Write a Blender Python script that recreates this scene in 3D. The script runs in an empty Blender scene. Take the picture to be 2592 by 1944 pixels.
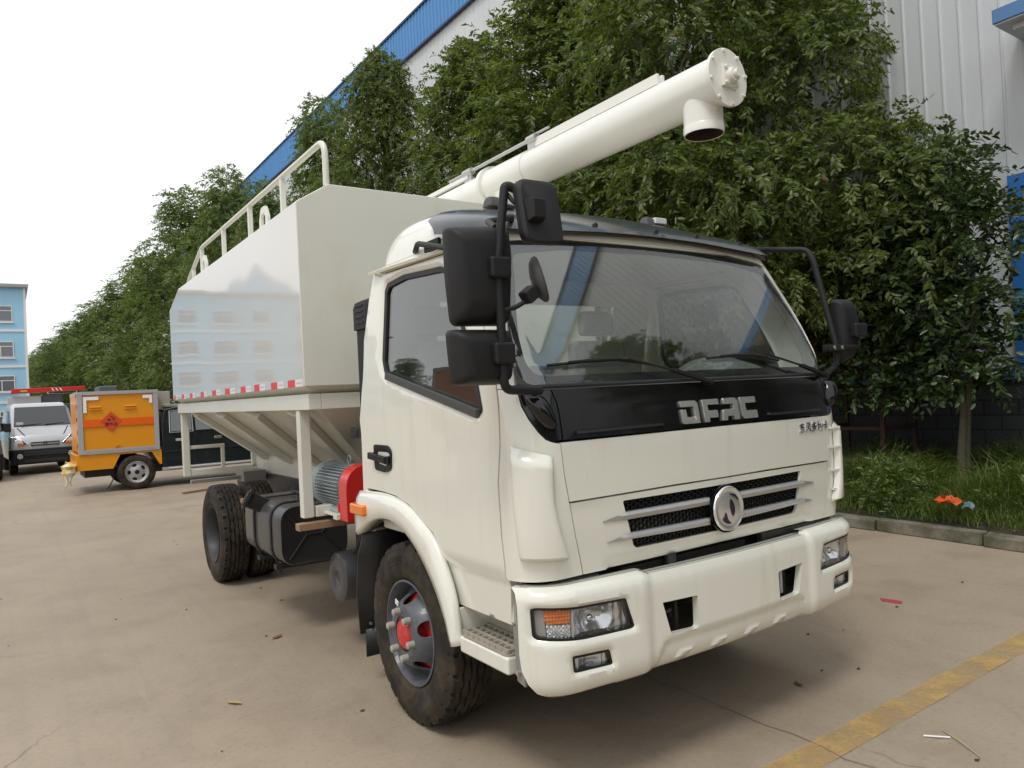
# Bulk feed truck in a factory yard: everything is built as geometry in metres.
# X runs along the truck's front (right positive), Y backwards along the truck, Z up.
import bpy, bmesh, math, random
import numpy as np
from mathutils import Vector, Matrix
from mathutils.geometry import delaunay_2d_cdt
PI = math.pi
R = math.radians
SC = bpy.context.scene
COL = SC.collection
random.seed(7)

# ------------------------------------------------------------------ materials
def nodes_of(name):
    m = bpy.data.materials.new(name); m.use_nodes = True
    nt = m.node_tree
    return m, nt, nt.nodes['Principled BSDF'], nt.nodes['Material Output']
def N(nt, kind, **kw):
    n = nt.nodes.new(kind)
    for k, v in kw.items():
        if k in n.inputs.keys(): n.inputs[k].default_value = v
        else: setattr(n, k, v)
    return n
def rgba(c): return (c[0], c[1], c[2], 1)
def ramp(nt, fac, stops):
    n = nt.nodes.new('ShaderNodeValToRGB')
    while len(n.color_ramp.elements) < len(stops): n.color_ramp.elements.new(0.5)
    for e, (p, c) in zip(n.color_ramp.elements, stops):
        e.position = p; e.color = rgba(c) if len(c) == 3 else c
    nt.links.new(fac, n.inputs['Fac'])
    return n.outputs['Color']
def mix(nt, fac, a, b, mode='MIX'):
    n = nt.nodes.new('ShaderNodeMix'); n.data_type = 'RGBA'; n.blend_type = mode
    for s, v in ((n.inputs[0], fac), (n.inputs[6], a), (n.inputs[7], b)):
        if hasattr(v, 'is_linked'): nt.links.new(v, s)
        else: s.default_value = v if not isinstance(v, tuple) else rgba(v)
    return n.outputs[2]
def coords(nt, scale=(1, 1, 1), rot=(0, 0, 0)):
    t = nt.nodes.new('ShaderNodeTexCoord'); mp = nt.nodes.new('ShaderNodeMapping')
    mp.inputs['Scale'].default_value = scale; mp.inputs['Rotation'].default_value = rot
    nt.links.new(t.outputs['Object'], mp.inputs['Vector'])
    return mp.outputs['Vector']
def noise(nt, vec, scale, detail=4, rough=.55, dist=0):
    n = N(nt, 'ShaderNodeTexNoise', Scale=scale, Detail=detail, Roughness=rough, Distortion=dist)
    nt.links.new(vec, n.inputs['Vector'])
    return n.outputs['Fac']
def bump(nt, b, height, strength, dist=.01):
    n = N(nt, 'ShaderNodeBump', Strength=strength, Distance=dist)
    nt.links.new(height, n.inputs['Height']); nt.links.new(n.outputs['Normal'], b.inputs['Normal'])
def pbr(name, col, rough=.5, metal=0, coat=0, spec=.5, var=0, vscale=6, bumpk=0, bscale=60, dirt=None, dscale=(3, 3, 3), dpos=(.5, .75), specks=False):
    m, nt, b, o = nodes_of(name)
    b.inputs['Roughness'].default_value = rough; b.inputs['Metallic'].default_value = metal
    b.inputs['Coat Weight'].default_value = coat; b.inputs['Coat Roughness'].default_value = .04
    b.inputs['Specular IOR Level'].default_value = spec
    b.inputs['Base Color'].default_value = rgba(col)
    out = None
    if var:
        f = noise(nt, coords(nt), vscale)
        out = mix(nt, f, tuple(c * (1 - var) for c in col), tuple(min(1, c * (1 + var)) for c in col))
    if dirt:
        f = noise(nt, coords(nt, dscale), 1.0, 6, .65)
        fr = ramp(nt, f, [(dpos[0], (0, 0, 0)), (dpos[1], (1, 1, 1))])
        out = mix(nt, fr, out if out is not None else tuple(col), tuple(dirt))
        r2 = nt.nodes.new('ShaderNodeMapRange'); nt.links.new(fr, r2.inputs[0])
        r2.inputs[3].default_value = rough; r2.inputs[4].default_value = min(1, rough + .25)
        nt.links.new(r2.outputs[0], b.inputs['Roughness'])
    if specks:   # road dust specks and a dusty film towards the sills
        f2 = noise(nt, coords(nt), 75, 2, .5); f3 = noise(nt, coords(nt), 4, 4, .6)
        k = N(nt, 'ShaderNodeMath', operation='MULTIPLY'); nt.links.new(ramp(nt, f2, [(.70, (0, 0, 0)), (.76, (.45, .45, .45))]), k.inputs[0]); nt.links.new(ramp(nt, f3, [(.45, (.1, .1, .1)), (.65, (1, 1, 1))]), k.inputs[1])
        out = mix(nt, k.outputs[0], out, (.50, .44, .34))
    if out is not None: nt.links.new(out, b.inputs['Base Color'])
    if bumpk: bump(nt, b, noise(nt, coords(nt), bscale, 3), bumpk, .004)
    return m

CREAM = (.755, .752, .675)
M = {}
M['cream'] = pbr('cream_paint', CREAM, .18, coat=1.0, specks=True, var=.012, vscale=2, dirt=(.62, .585, .49), dscale=(14, 14, 1.2), dpos=(.54, 1.05))
M['cream_tank'] = pbr('cream_frame_paint', (.69, .69, .615), .3, coat=.2, var=.03, vscale=3, dirt=(.61, .585, .49), dscale=(3, 3, 2), dpos=(.55, .9))
M['cream_white'] = pbr('white_boom_paint', (.80, .795, .74), .3, coat=.3, var=.03, vscale=5)
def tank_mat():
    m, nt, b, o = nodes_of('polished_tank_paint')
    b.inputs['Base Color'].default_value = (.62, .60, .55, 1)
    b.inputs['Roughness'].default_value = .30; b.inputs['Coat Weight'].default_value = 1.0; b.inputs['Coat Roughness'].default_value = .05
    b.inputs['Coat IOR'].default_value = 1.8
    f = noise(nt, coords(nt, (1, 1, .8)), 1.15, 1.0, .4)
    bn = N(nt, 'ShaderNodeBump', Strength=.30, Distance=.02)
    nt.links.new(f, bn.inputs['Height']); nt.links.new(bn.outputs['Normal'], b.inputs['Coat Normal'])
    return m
M['tank_side'] = tank_mat()
M['black_gloss'] = pbr('gloss_black', (.006, .0065, .007), .10, dirt=(.012, .012, .012), dscale=(6, 6, 2), dpos=(.5, .9))
M['visor'] = pbr('smoked_visor', (.055, .062, .07), .16, spec=.45)
M['plastic'] = pbr('black_plastic', (.016, .016, .017), .5, spec=.28, bumpk=.25, bscale=350, var=.1)
M['plastic_grey'] = pbr('dark_grey_plastic', (.06, .06, .06), .6, bumpk=.2, bscale=300)
M['rubber'] = pbr('rubber_seal', (.02, .02, .02), .6)
M['chrome'] = pbr('chrome', (.82, .82, .83), .06, 1)
M['chrome_soft'] = pbr('satin_chrome', (.86, .86, .85), .22, .8)
M['cowl_grey'] = pbr('cowl_ledge_black', (.02, .022, .024), .3, spec=.6)
M['silver'] = pbr('silver_paint', (.50, .50, .51), .35, .6)
M['zinc'] = pbr('zinc', (.55, .55, .53), .45, .8)
M['chassis'] = pbr('chassis_black', (.018, .018, .018), .5, dirt=(.07, .06, .05), dpos=(.5, .8))
M['fuel'] = pbr('tank_grey_paint', (.052, .052, .056), .38, coat=.2, var=.1, vscale=12, dirt=(.10, .092, .084), dscale=(5, 5, 3), dpos=(.5, .9))
M['fuel_end'] = pbr('tank_end_black', (.02, .02, .02), .5, dirt=(.05, .045, .04))
M['motor'] = pbr('motor_grey', (.27, .31, .32), .45, var=.08, vscale=14, dirt=(.17, .18, .17))
M['red'] = pbr('red_guard', (.60, .022, .02), .3, coat=.4, var=.05)
M['rimgrey'] = pbr('wheel_grey', (.085, .095, .112), .42, coat=.2, var=.08, vscale=10, dirt=(.06, .05, .04), dscale=(9, 9, 9), dpos=(.5, .7))
M['rimdark'] = pbr('wheel_grey_dusty', (.03, .033, .037), .5, var=.15, vscale=10, dirt=(.055, .046, .036), dscale=(7, 7, 7), dpos=(.45, .7))
M['drumred'] = pbr('red_hub', (.55, .03, .035), .4, var=.15, vscale=20, dirt=(.45, .25, .24), dscale=(14, 14, 14), dpos=(.55, .75))
M['nutcap'] = pbr('nut_cover', (.36, .35, .31), .4, var=.1)
M['amber'] = pbr('amber_lens', (.80, .20, .01), .12, coat=.6)
M['rust'] = pbr('rusty_steel', (.045, .02, .016), .8, var=.25, vscale=9, dirt=(.085, .038, .025), dpos=(.5, .7))
M['wood'] = pbr('wood', (.30, .19, .11), .7, var=.2, vscale=25)
M['white_sticker'] = pbr('white_sticker', (.8, .8, .8), .4)
M['tape_red'] = pbr('tape_red', (.72, .03, .035), .3)
M['tape_white'] = pbr('tape_white', (.72, .74, .78), .3)
M['interior'] = pbr('cab_trim', (.62, .62, .58), .8)
M['dash'] = pbr('dashboard', (.17, .185, .178), .6)
M['seatf'] = pbr('seat_cloth', (.52, .52, .48), .5)
M['rubbermat'] = pbr('mudflap_rubber', (.012, .012, .012), .45, var=.3, dirt=(.035, .03, .025))
M['steelgrey'] = pbr('grey_steel', (.26, .25, .23), .5, .2, var=.1)

def glass_mat(name, tint, rough=0.0, ior=1.5):
    m = bpy.data.materials.new(name); m.use_nodes = True; nt = m.node_tree; nt.nodes.clear()
    out = nt.nodes.new('ShaderNodeOutputMaterial')
    tr = N(nt, 'ShaderNodeBsdfTransparent'); tr.inputs[0].default_value = rgba(tint)
    gl = N(nt, 'ShaderNodeBsdfGlossy', Roughness=rough); gl.inputs[0].default_value = (1, 1, 1, 1)
    lw = N(nt, 'ShaderNodeLayerWeight', Blend=.5); pw = N(nt, 'ShaderNodeMath', operation='POWER'); pw.inputs[1].default_value = 4.5
    f0 = ((ior - 1) / (ior + 1)) ** 2
    nt.links.new(lw.outputs['Facing'], pw.inputs[0]); fr = nt.nodes.new('ShaderNodeMapRange'); fr.inputs[3].default_value = f0; fr.inputs[4].default_value = 1
    nt.links.new(pw.outputs[0], fr.inputs[0])
    mx = nt.nodes.new('ShaderNodeMixShader')
    nt.links.new(fr.outputs[0], mx.inputs[0]); nt.links.new(tr.outputs[0], mx.inputs[1]); nt.links.new(gl.outputs[0], mx.inputs[2])
    nt.links.new(mx.outputs[0], out.inputs['Surface'])
    return m
M['glass'] = glass_mat('windscreen_glass', (.90, .925, .91), ior=1.95, rough=.03)
M['glass_side'] = glass_mat('side_glass', (.70, .72, .72), ior=1.9)
M['lens'] = glass_mat('clear_lens', (.93, .94, .95), ior=1.5)
M['darkglass'] = pbr('dark_window_glass', (.03, .035, .04), .05, spec=.9)

def tyre_mat():
    m, nt, b, o = nodes_of('tyre_rubber')
    v = coords(nt)
    f = noise(nt, v, 7, 6, .7)
    c = ramp(nt, f, [(.3, (.014, .0128, .0112)), (.46, (.026, .0225, .018)), (.62, (.060, .046, .031)), (.8, (.034, .028, .021))])
    nt.links.new(c, b.inputs['Base Color']); b.inputs['Roughness'].default_value = .72; b.inputs['Specular IOR Level'].default_value = .25
    bump(nt, b, noise(nt, v, 140, 3), .25, .003)
    return m
M['tyre'] = tyre_mat()

# ------------------------------------------------------------------ mesh builder
def link(name, me, mat, parent):
    o = bpy.data.objects.new(name, me); COL.objects.link(o)
    for mm in (mat if isinstance(mat, (list, tuple)) else [mat]):
        if mm: me.materials.append(mm)
    if parent: o.parent = parent
    return o
class MB:
    def __init__(self): self.v, self.f, self.mi = [], [], []; self.cur = 0
    def add(self, vs, fs):
        k = len(self.v); self.v += [tuple(p) for p in vs]
        for f in fs: self.f.append([i + k for i in f]); self.mi.append(self.cur)
        return self
    def box(self, a, b):
        (x0, y0, z0), (x1, y1, z1) = [tuple(min(p, q) for p, q in zip(a, b)), tuple(max(p, q) for p, q in zip(a, b))]
        return self.add([(x0, y0, z0), (x1, y0, z0), (x1, y1, z0), (x0, y1, z0), (x0, y0, z1), (x1, y0, z1), (x1, y1, z1), (x0, y1, z1)],
                        [(0, 3, 2, 1), (4, 5, 6, 7), (0, 1, 5, 4), (1, 2, 6, 5), (2, 3, 7, 6), (3, 0, 4, 7)])
    def hexa(self, p):   # eight corners: bottom ring 0-3, top ring 4-7
        return self.add(p, [(0, 3, 2, 1), (4, 5, 6, 7), (0, 1, 5, 4), (1, 2, 6, 5), (2, 3, 7, 6), (3, 0, 4, 7)])
    def bar(self, p, q, w, h, up=(0, 0, 1)):
        p, q = Vector(p), Vector(q); d = (q - p).normalized(); u = Vector(up)
        s = d.cross(u)
        if s.length < 1e-4: s = d.cross(Vector((1, 0, 0)))
        s.normalize(); t = s.cross(d).normalized()
        c = [(-1, -1), (1, -1), (1, 1), (-1, 1)]
        return self.hexa([p + s * (a * w / 2) + t * (b * h / 2) for a, b in c] + [q + s * (a * w / 2) + t * (b * h / 2) for a, b in c])
    def loft(self, rings, cap0=True, cap1=True, closed=True):
        n = len(rings[0]); vs = [p for r in rings for p in r]; fs = []
        for i in range(len(rings) - 1):
            for j in range(n if closed else n - 1):
                a, b = i * n + j, i * n + (j + 1) % n
                fs.append((a, b, b + n, a + n))
        if cap0: fs.append(tuple(reversed(range(n))))
        if cap1: fs.append(tuple(range((len(rings) - 1) * n, len(rings) * n)))
        return self.add(vs, fs)
    def cyl(self, p, q, r, r2=None, n=20, caps=True):
        return self.tube([p, q], [r, r if r2 is None else r2], n, caps)
    def tube(self, path, r, n=10, caps=True):
        P = [Vector(p) for p in path]; rs = r if isinstance(r, (list, tuple)) else [r] * len(P)
        rings = []; t0 = (P[1] - P[0]).normalized()
        ref = Vector((0, 0, 1)) if abs(t0.z) < .9 else Vector((1, 0, 0))
        u = t0.cross(ref).normalized()
        for i, p in enumerate(P):
            t = ((P[min(i + 1, len(P) - 1)] - P[i]).normalized() + (P[i] - P[max(i - 1, 0)]).normalized())
            t = t.normalized() if t.length > 1e-6 else t0
            u = (u - t * u.dot(t)).normalized(); w = t.cross(u)
            rings.append([p + (u * math.cos(2 * PI * k / n) + w * math.sin(2 * PI * k / n)) * rs[i] for k in range(n)])
        return self.loft(rings, caps, caps)
    def lathe(self, prof, n=40, c=(0, 0, 0), axis='x', closed_prof=False):
        """prof: (axial, radius) pairs"""
        rings = []
        for a, r in prof:
            ring = []
            for k in range(n):
                t = 2 * PI * k / n
                p = {'x': (a, r * math.cos(t), r * math.sin(t)), 'y': (r * math.sin(t), a, r * math.cos(t)), 'z': (r * math.cos(t), r * math.sin(t), a)}[axis]
                ring.append((p[0] + c[0], p[1] + c[1], p[2] + c[2]))
            rings.append(ring)
        return self.loft(rings, False, False)
    def prism(self, poly, o, u, v, h, n=None):
        """poly in the (u, v) plane at o, extruded along h (vector)"""
        o, u, v, h = Vector(o), Vector(u), Vector(v), Vector(h)
        a = [o + u * x + v * y for x, y in poly]
        return self.loft([a, [p + h for p in a]])
    def sphere(self, c, r, n=16, m=9, sx=1, sy=1, sz=1):
        rings = [[(c[0] + sx * r * math.sin(PI * i / m) * math.cos(2 * PI * k / n), c[1] + sy * r * math.sin(PI * i / m) * math.sin(2 * PI * k / n), c[2] + sz * r * math.cos(PI * i / m)) for k in range(n)] for i in range(1, m)]
        return self.loft(rings)
    def mesh(self, name, sharp=35):
        me = bpy.data.meshes.new(name)
        me.from_pydata([tuple(p) for p in self.v], [], self.f)
        bm = bmesh.new(); bm.from_mesh(me); bmesh.ops.recalc_face_normals(bm, faces=bm.faces); bm.to_mesh(me); bm.free()
        if any(self.mi): me.polygons.foreach_set('material_index', self.mi)
        if sharp:
            me.shade_smooth(); me.set_sharp_from_angle(angle=R(sharp))
        return me
    def build(self, name, mat, parent=None, bevel=0, seg=2, sharp=35, loc=None):
        o = link(name, self.mesh(name, sharp), mat, parent)
        if loc: o.location = loc
        if bevel: add_bevel(o, bevel, seg)
        return o
def add_bevel(o, w, seg=2, ang=40):
    b = o.modifiers.new('bevel', 'BEVEL'); b.width = w; b.segments = seg; b.limit_method = 'ANGLE'; b.angle_limit = R(ang); b.harden_normals = True
def tag(o, label, cat, group=None, kind=None):
    if label: o['label'] = label
    if cat: o['category'] = cat
    if group: o['group'] = group
    if kind: o['kind'] = kind
    return o
def thing(name, label, cat, loc=(0, 0, 0), rz=0, group=None):
    o = bpy.data.objects.new(name, None); COL.objects.link(o); o.empty_display_size = .2
    o.location = loc; o.rotation_euler = (0, 0, rz)
    return tag(o, label, cat, group)
def copy_tree(o, parent=None):
    c = o.copy(); COL.objects.link(c); c.parent = parent
    for ch in [k for k in COL.objects if k.parent == o]: copy_tree(ch, c)
    return c
def structure(name, mb, mat, **kw):
    o = mb.build(name, mat, **kw); o['kind'] = 'structure'; return o

# ------------------------------------------------------------------ 2-D helpers and curved panels
def fillet(poly, r, n=5):
    out = []; L = len(poly)
    for i, p in enumerate(poly):
        rr = r[i] if isinstance(r, (list, tuple)) else r
        a, b, c = Vector(poly[i - 1]), Vector(p), Vector(poly[(i + 1) % L])
        d1, d2 = (a - b), (c - b); k = min(rr, d1.length * .45, d2.length * .45)
        if k < 1e-5: out.append(tuple(b)); continue
        p1, p2 = b + d1.normalized() * k, b + d2.normalized() * k
        for j in range(n + 1):
            t = j / n; q = p1 * (1 - t) ** 2 + b * 2 * t * (1 - t) + p2 * t * t
            out.append((q.x, q.y))
    return out
def mirror(poly): return [(-x, y) for x, y in reversed(poly)]
def densify(poly, d):
    out = []
    for i, p in enumerate(poly):
        q = poly[(i + 1) % len(poly)]
        n = max(1, int(math.hypot(q[0] - p[0], q[1] - p[1]) / d))
        out += [(p[0] + (q[0] - p[0]) * k / n, p[1] + (q[1] - p[1]) * k / n) for k in range(n)]
    return out
def inside(poly, P):
    x, y = P[:, 0], P[:, 1]; res = np.zeros(len(P), bool); n = len(poly)
    for i in range(n):
        x1, y1 = poly[i]; x2, y2 = poly[(i + 1) % n]
        if y1 == y2: continue
        c = ((y1 > y) != (y2 > y)) & (x < (x2 - x1) * (y - y1) / (y2 - y1) + x1)
        res ^= c
    return res
def edge_dist(poly, P):
    best = np.full(len(P), 1e9)
    for i in range(len(poly)):
        a = np.array(poly[i]); b = np.array(poly[(i + 1) % len(poly)]); d = b - a; L = d @ d
        if L < 1e-12: continue
        t = np.clip(((P - a) @ d) / L, 0, 1); q = a + t[:, None] * d
        best = np.minimum(best, np.hypot(*(P - q).T))
    return best
def sgn_dist(poly, P):
    d = edge_dist(poly, P); return np.where(inside(poly, P), d, -d)
def cab_f(sf):
    def f(s, z):
        x, y, nx, ny = sf.point(s, z); return Vector((x, y, z)), Vector((nx, ny, 0))
    return f
def patch(name, f, outer, holes=(), grid=.03, off=0, th=.02, mat=None, parent=None, bev=.003, feats=(), disp=None, sharp=32, seg=2, exact=False):
    """a curved panel: outline and holes in surface coordinates, laid on f(u, v) -> point, normal, with real thickness"""
    loops = [densify(p, grid) for p in [outer] + list(holes)]
    fl = [densify(p, grid) for p in feats]
    vs, es = [], []
    for p in loops + fl:
        k = len(vs); vs += [Vector(q) for q in p]; es += [(k + i, k + (i + 1) % len(p)) for i in range(len(p))]
    o = np.array(loops[0]); mn, mx = o.min(0), o.max(0)
    gx, gy = np.meshgrid(np.arange(mn[0] + grid / 2, mx[0], grid), np.arange(mn[1] + grid / 2, mx[1], grid))
    G = np.c_[gx.ravel(), gy.ravel()]
    if len(G):
        ok = inside(loops[0], G)
        for h in loops[1:]: ok &= ~inside(h, G)
        G = G[ok]
        for p in loops + fl:
            if len(G): G = G[edge_dist(p, G) > grid * .45]
        vs += [Vector(q) for q in G.tolist()]
    V, E, F, *_ = delaunay_2d_cdt(vs, es, [], 0, 1e-6)
    V2 = np.array([(v.x, v.y) for v in V]); C = np.array([V2[list(t)].mean(0) for t in F])
    ok = inside(loops[0], C)
    for h in loops[1:]: ok &= ~inside(h, C)
    F = [tuple(t) for t, k in zip(F, ok) if k]
    D = disp(V2) if disp else np.zeros(len(V2))
    top, bot = [], []
    for (u, v), d in zip(V2, D):
        p, n = f(u, v); top.append(p + n * (off + d)); bot.append(p + n * (off + d - th))
    n0 = len(top); faces = list(F); cnt = {}
    for t in F:
        for i in range(3):
            a, b = t[i], t[(i + 1) % 3]; cnt[(a, b)] = 1
    faces += [(c + n0, b + n0, a + n0) for a, b, c in F]
    for (a, b) in cnt:
        if (b, a) not in cnt: faces.append((b, a, a + n0, b + n0))
    me = bpy.data.meshes.new(name); me.from_pydata([tuple(p) for p in top + bot], [], faces)
    bm = bmesh.new(); bm.from_mesh(me)
    bmesh.ops.delete(bm, geom=[v for v in bm.verts if not v.link_faces], context='VERTS'); bm.to_mesh(me); bm.free()
    me.shade_smooth(); me.set_sharp_from_angle(angle=R(sharp))
    if exact:   # true surface normals, so that reflections run smoothly over the panel
        nn = []; e = .004
        for u, v in V2:
            a = f(u + e, v)[0] - f(u - e, v)[0]; b = f(u, v + e)[0] - f(u, v - e)[0]; k = a.cross(b).normalized()
            nn.append(k if k.dot(f(u, v)[1]) > 0 else -k)
        if len(me.vertices) == 2 * len(nn): me.normals_split_custom_set_from_vertices([tuple(k) for k in nn] + [tuple(-k) for k in nn])
    ob = link(name, me, mat, parent)
    if bev: add_bevel(ob, bev, seg, 55)
    return ob
def frame_ring(name, f, outer, inner, **kw): return patch(name, f, outer, [inner], **kw)
def offset_poly(poly, d):
    """shrink (d > 0) a counter-clockwise polygon"""
    out = []; L = len(poly)
    for i in range(L):
        a, b, c = Vector(poly[i - 1]), Vector(poly[i]), Vector(poly[(i + 1) % L])
        e1, e2 = (b - a), (c - b)
        if e1.length < 1e-7 or e2.length < 1e-7: continue
        n1, n2 = Vector((-e1.y, e1.x)).normalized(), Vector((-e2.y, e2.x)).normalized()
        n = n1 + n2
        if n.length < 1e-5: continue
        n.normalize(); k = d / max(.35, n.dot(n1)); q = b + n * k
        out.append((q.x, q.y))
    return out
def ccw(poly):
    a = sum(poly[i - 1][0] * p[1] - p[0] * poly[i - 1][1] for i, p in enumerate(poly))
    return poly if a > 0 else list(reversed(poly))
def text_mesh(s, size, extrude):
    cu = bpy.data.curves.new('lettering', 'FONT'); cu.body = s; cu.size = size; cu.extrude = extrude; cu.align_x = 'CENTER'; cu.align_y = 'CENTER'
    o = bpy.data.objects.new('lettering', cu); COL.objects.link(o)
    dg = bpy.context.evaluated_depsgraph_get(); dg.update()
    me = bpy.data.meshes.new_from_object(o.evaluated_get(dg)); bpy.data.objects.remove(o)
    return me
import math
def lerp_table(tab, z):
    if z <= tab[0][0]: return tab[0][1]
    n = len(tab)
    for i in range(n - 1):
        a, va = tab[i]; b, vb = tab[i + 1]
        if z <= b:      # monotone cubic through the table
            h = b - a; d = (vb - va) / h; t = (z - a) / h
            def slope(j, d0):
                if j <= 0 or j >= n - 1: return d0
                p = (tab[j][1] - tab[j - 1][1]) / (tab[j][0] - tab[j - 1][0]); q = (tab[j + 1][1] - tab[j][1]) / (tab[j + 1][0] - tab[j][0])
                return 0 if p * q <= 0 else 2 * p * q / (p + q)
            m0, m1 = slope(i, d), slope(i + 1, d)
            return va * (2 * t ** 3 - 3 * t * t + 1) + vb * (3 * t * t - 2 * t ** 3) + h * m0 * (t ** 3 - 2 * t * t + t) + h * m1 * (t ** 3 - t * t)
    return tab[-1][1]
class Outline:
    """plan outline of a bodywork shell: bowed front, rounded corners, straight sides, all varying with height"""
    def __init__(self, W, F, r, B):
        self.W, self.F, self.r, self.B = W, F, r, B
    def par(self, z):
        W = lerp_table(self.W, z); F = lerp_table(self.F, z); r = lerp_table(self.r, z); B = lerp_table(self.B, z)
        return W, F, r, B, W - r
    def point(self, s, z):
        """s: girth from the centre line, negative on the right-hand side of the vehicle"""
        W, F, r, B, xc = self.par(z)
        sg = -1 if s < 0 else 1; s = abs(s)
        if s <= xc:
            x, y = s, F + B * (s / xc) ** 2
            nx, ny = 2 * B * s / xc / xc, -1
        else:
            a = (s - xc) / r
            if a <= math.pi / 2:
                x, y = xc + r * math.sin(a), F + B + r * (1 - math.cos(a)); nx, ny = math.sin(a), -math.cos(a)
            else:
                x, y = W, F + B + r + (s - xc - r * math.pi / 2); nx, ny = 1, 0
        n = math.hypot(nx, ny)
        return sg * x, y, sg * nx / n, ny / n
    def g(self, x, y, z):
        W, F, r, B, xc = self.par(z); x = abs(x)
        if x <= xc: return y - (F + B * (x / xc) ** 2)
        if y < F + B + r: return r - math.hypot(x - xc, y - (F + B + r))
        return W - x
    def s_of(self, x, y, z):
        W, F, r, B, xc = self.par(z); sg = -1 if x < 0 else 1; x = abs(x)
        if x <= xc: return sg * x
        if y < F + B + r: return sg * (xc + r * math.atan2(x - xc, F + B + r - y))
        return sg * (xc + r * math.pi / 2 + y - (F + B + r))
CAB = Outline(
    W=[(.6, .985), (.9, 1.0), (1.5, 1.0), (1.75, .992), (2.15, .96), (2.25, .945), (2.33, .91), (2.40, .85), (2.46, .72), (2.50, .5), (2.515, .25)],
    F=[(.6, .15), (.80, .125), (.88, .105), (1.05, .095), (1.33, .095), (1.45, .11), (1.52, .125), (1.57, .142), (1.62, .163), (2.2, .445), (2.25, .475), (2.33, .59), (2.40, .75), (2.46, .95), (2.50, 1.12), (2.515, 1.2)],
    r=[(.8, .15), (1.55, .16), (1.7, .11), (2.2, .13), (2.4, .25), (2.515, .2)], B=[(.8, .03), (1.6, .03), (2.2, .035), (2.4, .09)])
BUMP = Outline(W=[(.41, .97), (.43, 1.0), (.49, 1.025), (.80, 1.032), (.87, 1.02)],
    F=[(.425, .12), (.435, .08), (.455, .05), (.495, .034), (.53, .03), (.76, .03), (.80, .036), (.82, .045), (.835, .066), (.85, .10)],
    r=[(.33, .2), (.8, .2)], B=[(.33, .045), (.8, .045)])
# ================================================================== the bulk feed truck
TR = thing('feed_truck', 'cream bulk feed truck with black front panel and white discharge pipe over its cab', 'truck')
fc, fb = cab_f(CAB), cab_f(BUMP)
def both(poly): return [(poly, -1), (mirror(poly), 1)]
def sym(half):   # half outline on the negative side from bottom centre outward to top centre -> closed loop
    return ccw(half + [(-s, z) for s, z in reversed(half) if abs(s) > 1e-6])
def neg(poly): return [(-s, z) for s, z in poly]

# ---- front panels
hood = sym([(0, 1.142), (-.30, 1.143), (-.8235, 1.136), (-.840, 1.242), (-.8495, 1.356), (-.3, 1.359), (0, 1.360)])
hood_o = patch('hood_panel', fc, hood, grid=.035, th=.02, mat=M['cream'], parent=TR, bev=.005)
grille_hole = fillet(ccw([(-.575, 1.110), (-.527, .929), (-.51, .917), (.51, .917), (.527, .929), (.575, 1.110)]), .012)
lower = sym([(0, .860), (-.45, .857), (-.768, .856), (-.8035, 1.005), (-.8225, 1.129), (-.30, 1.1355), (0, 1.1355)])
def lower_disp(P):   # a soft swage above the bottom edge and the lip over the grille
    d = np.zeros(len(P)); k = np.clip((.905 - P[:, 1]) / .04, 0, 1); return d - .018 * k * k * (np.abs(P[:, 0]) < .64) + .006 * np.exp(-((P[:, 1] - 1.126) / .006) ** 2)
gp = patch('grille_panel', fc, lower, [grille_hole], grid=.025, th=.03, mat=M['cream'], parent=TR, bev=.004, disp=lower_disp)
# honeycomb
mb = MB(); ha = .0135
rows = 10
for j in range(rows + 1):
    zc = .918 + j * ha * math.sqrt(3) * .96
    for i in range(-42, 43):
        sc = i * ha * 1.5; z0 = zc + (ha * math.sqrt(3) * .48 if i % 2 else 0)
        if abs(sc) > .585 or z0 > 1.105: continue
        cs = [(sc + ha * math.cos(PI / 3 * k), z0 + ha * math.sin(PI / 3 * k) * .96) for k in range(6)]
        for k in (0, 1, 2):
            a, b = cs[k], cs[k + 1]
            pa, na = fc(*a); pb, nb = fc(*b)
            mb.bar(pa - na * .022, pb - nb * .022, .012, .0042, up=(0, 0, 1) if k == 1 else (1, 0, 0))
mb.build('grille_mesh', M['plastic'], gp, sharp=0)
patch('grille_surround', fc, offset_poly(grille_hole, -.004), [offset_poly(grille_hole, .006)], grid=.03, off=-.012, th=.03, mat=M['black_gloss'], parent=gp, bev=0)
def grille_bar(poly, nm='grille_bar'):
    p = ccw(poly)
    def d(P): 
        return .010 * np.clip(edge_dist(p, P) / .013, 0, 1)
    return patch(nm, fc, p, grid=.012, off=.006, th=.022, mat=M['silver'], parent=gp, bev=.001, disp=d, sharp=25)
for q in ([(-.678, 1.044), (-.568, 1.0645), (-.098, 1.0660), (-.098, 1.0365), (-.56, 1.036)], [(-.660, .961), (-.558, .9815), (-.098, .980), (-.098, .951), (-.558, .9585)]):
    grille_bar(q); grille_bar(mirror(q))
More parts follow.
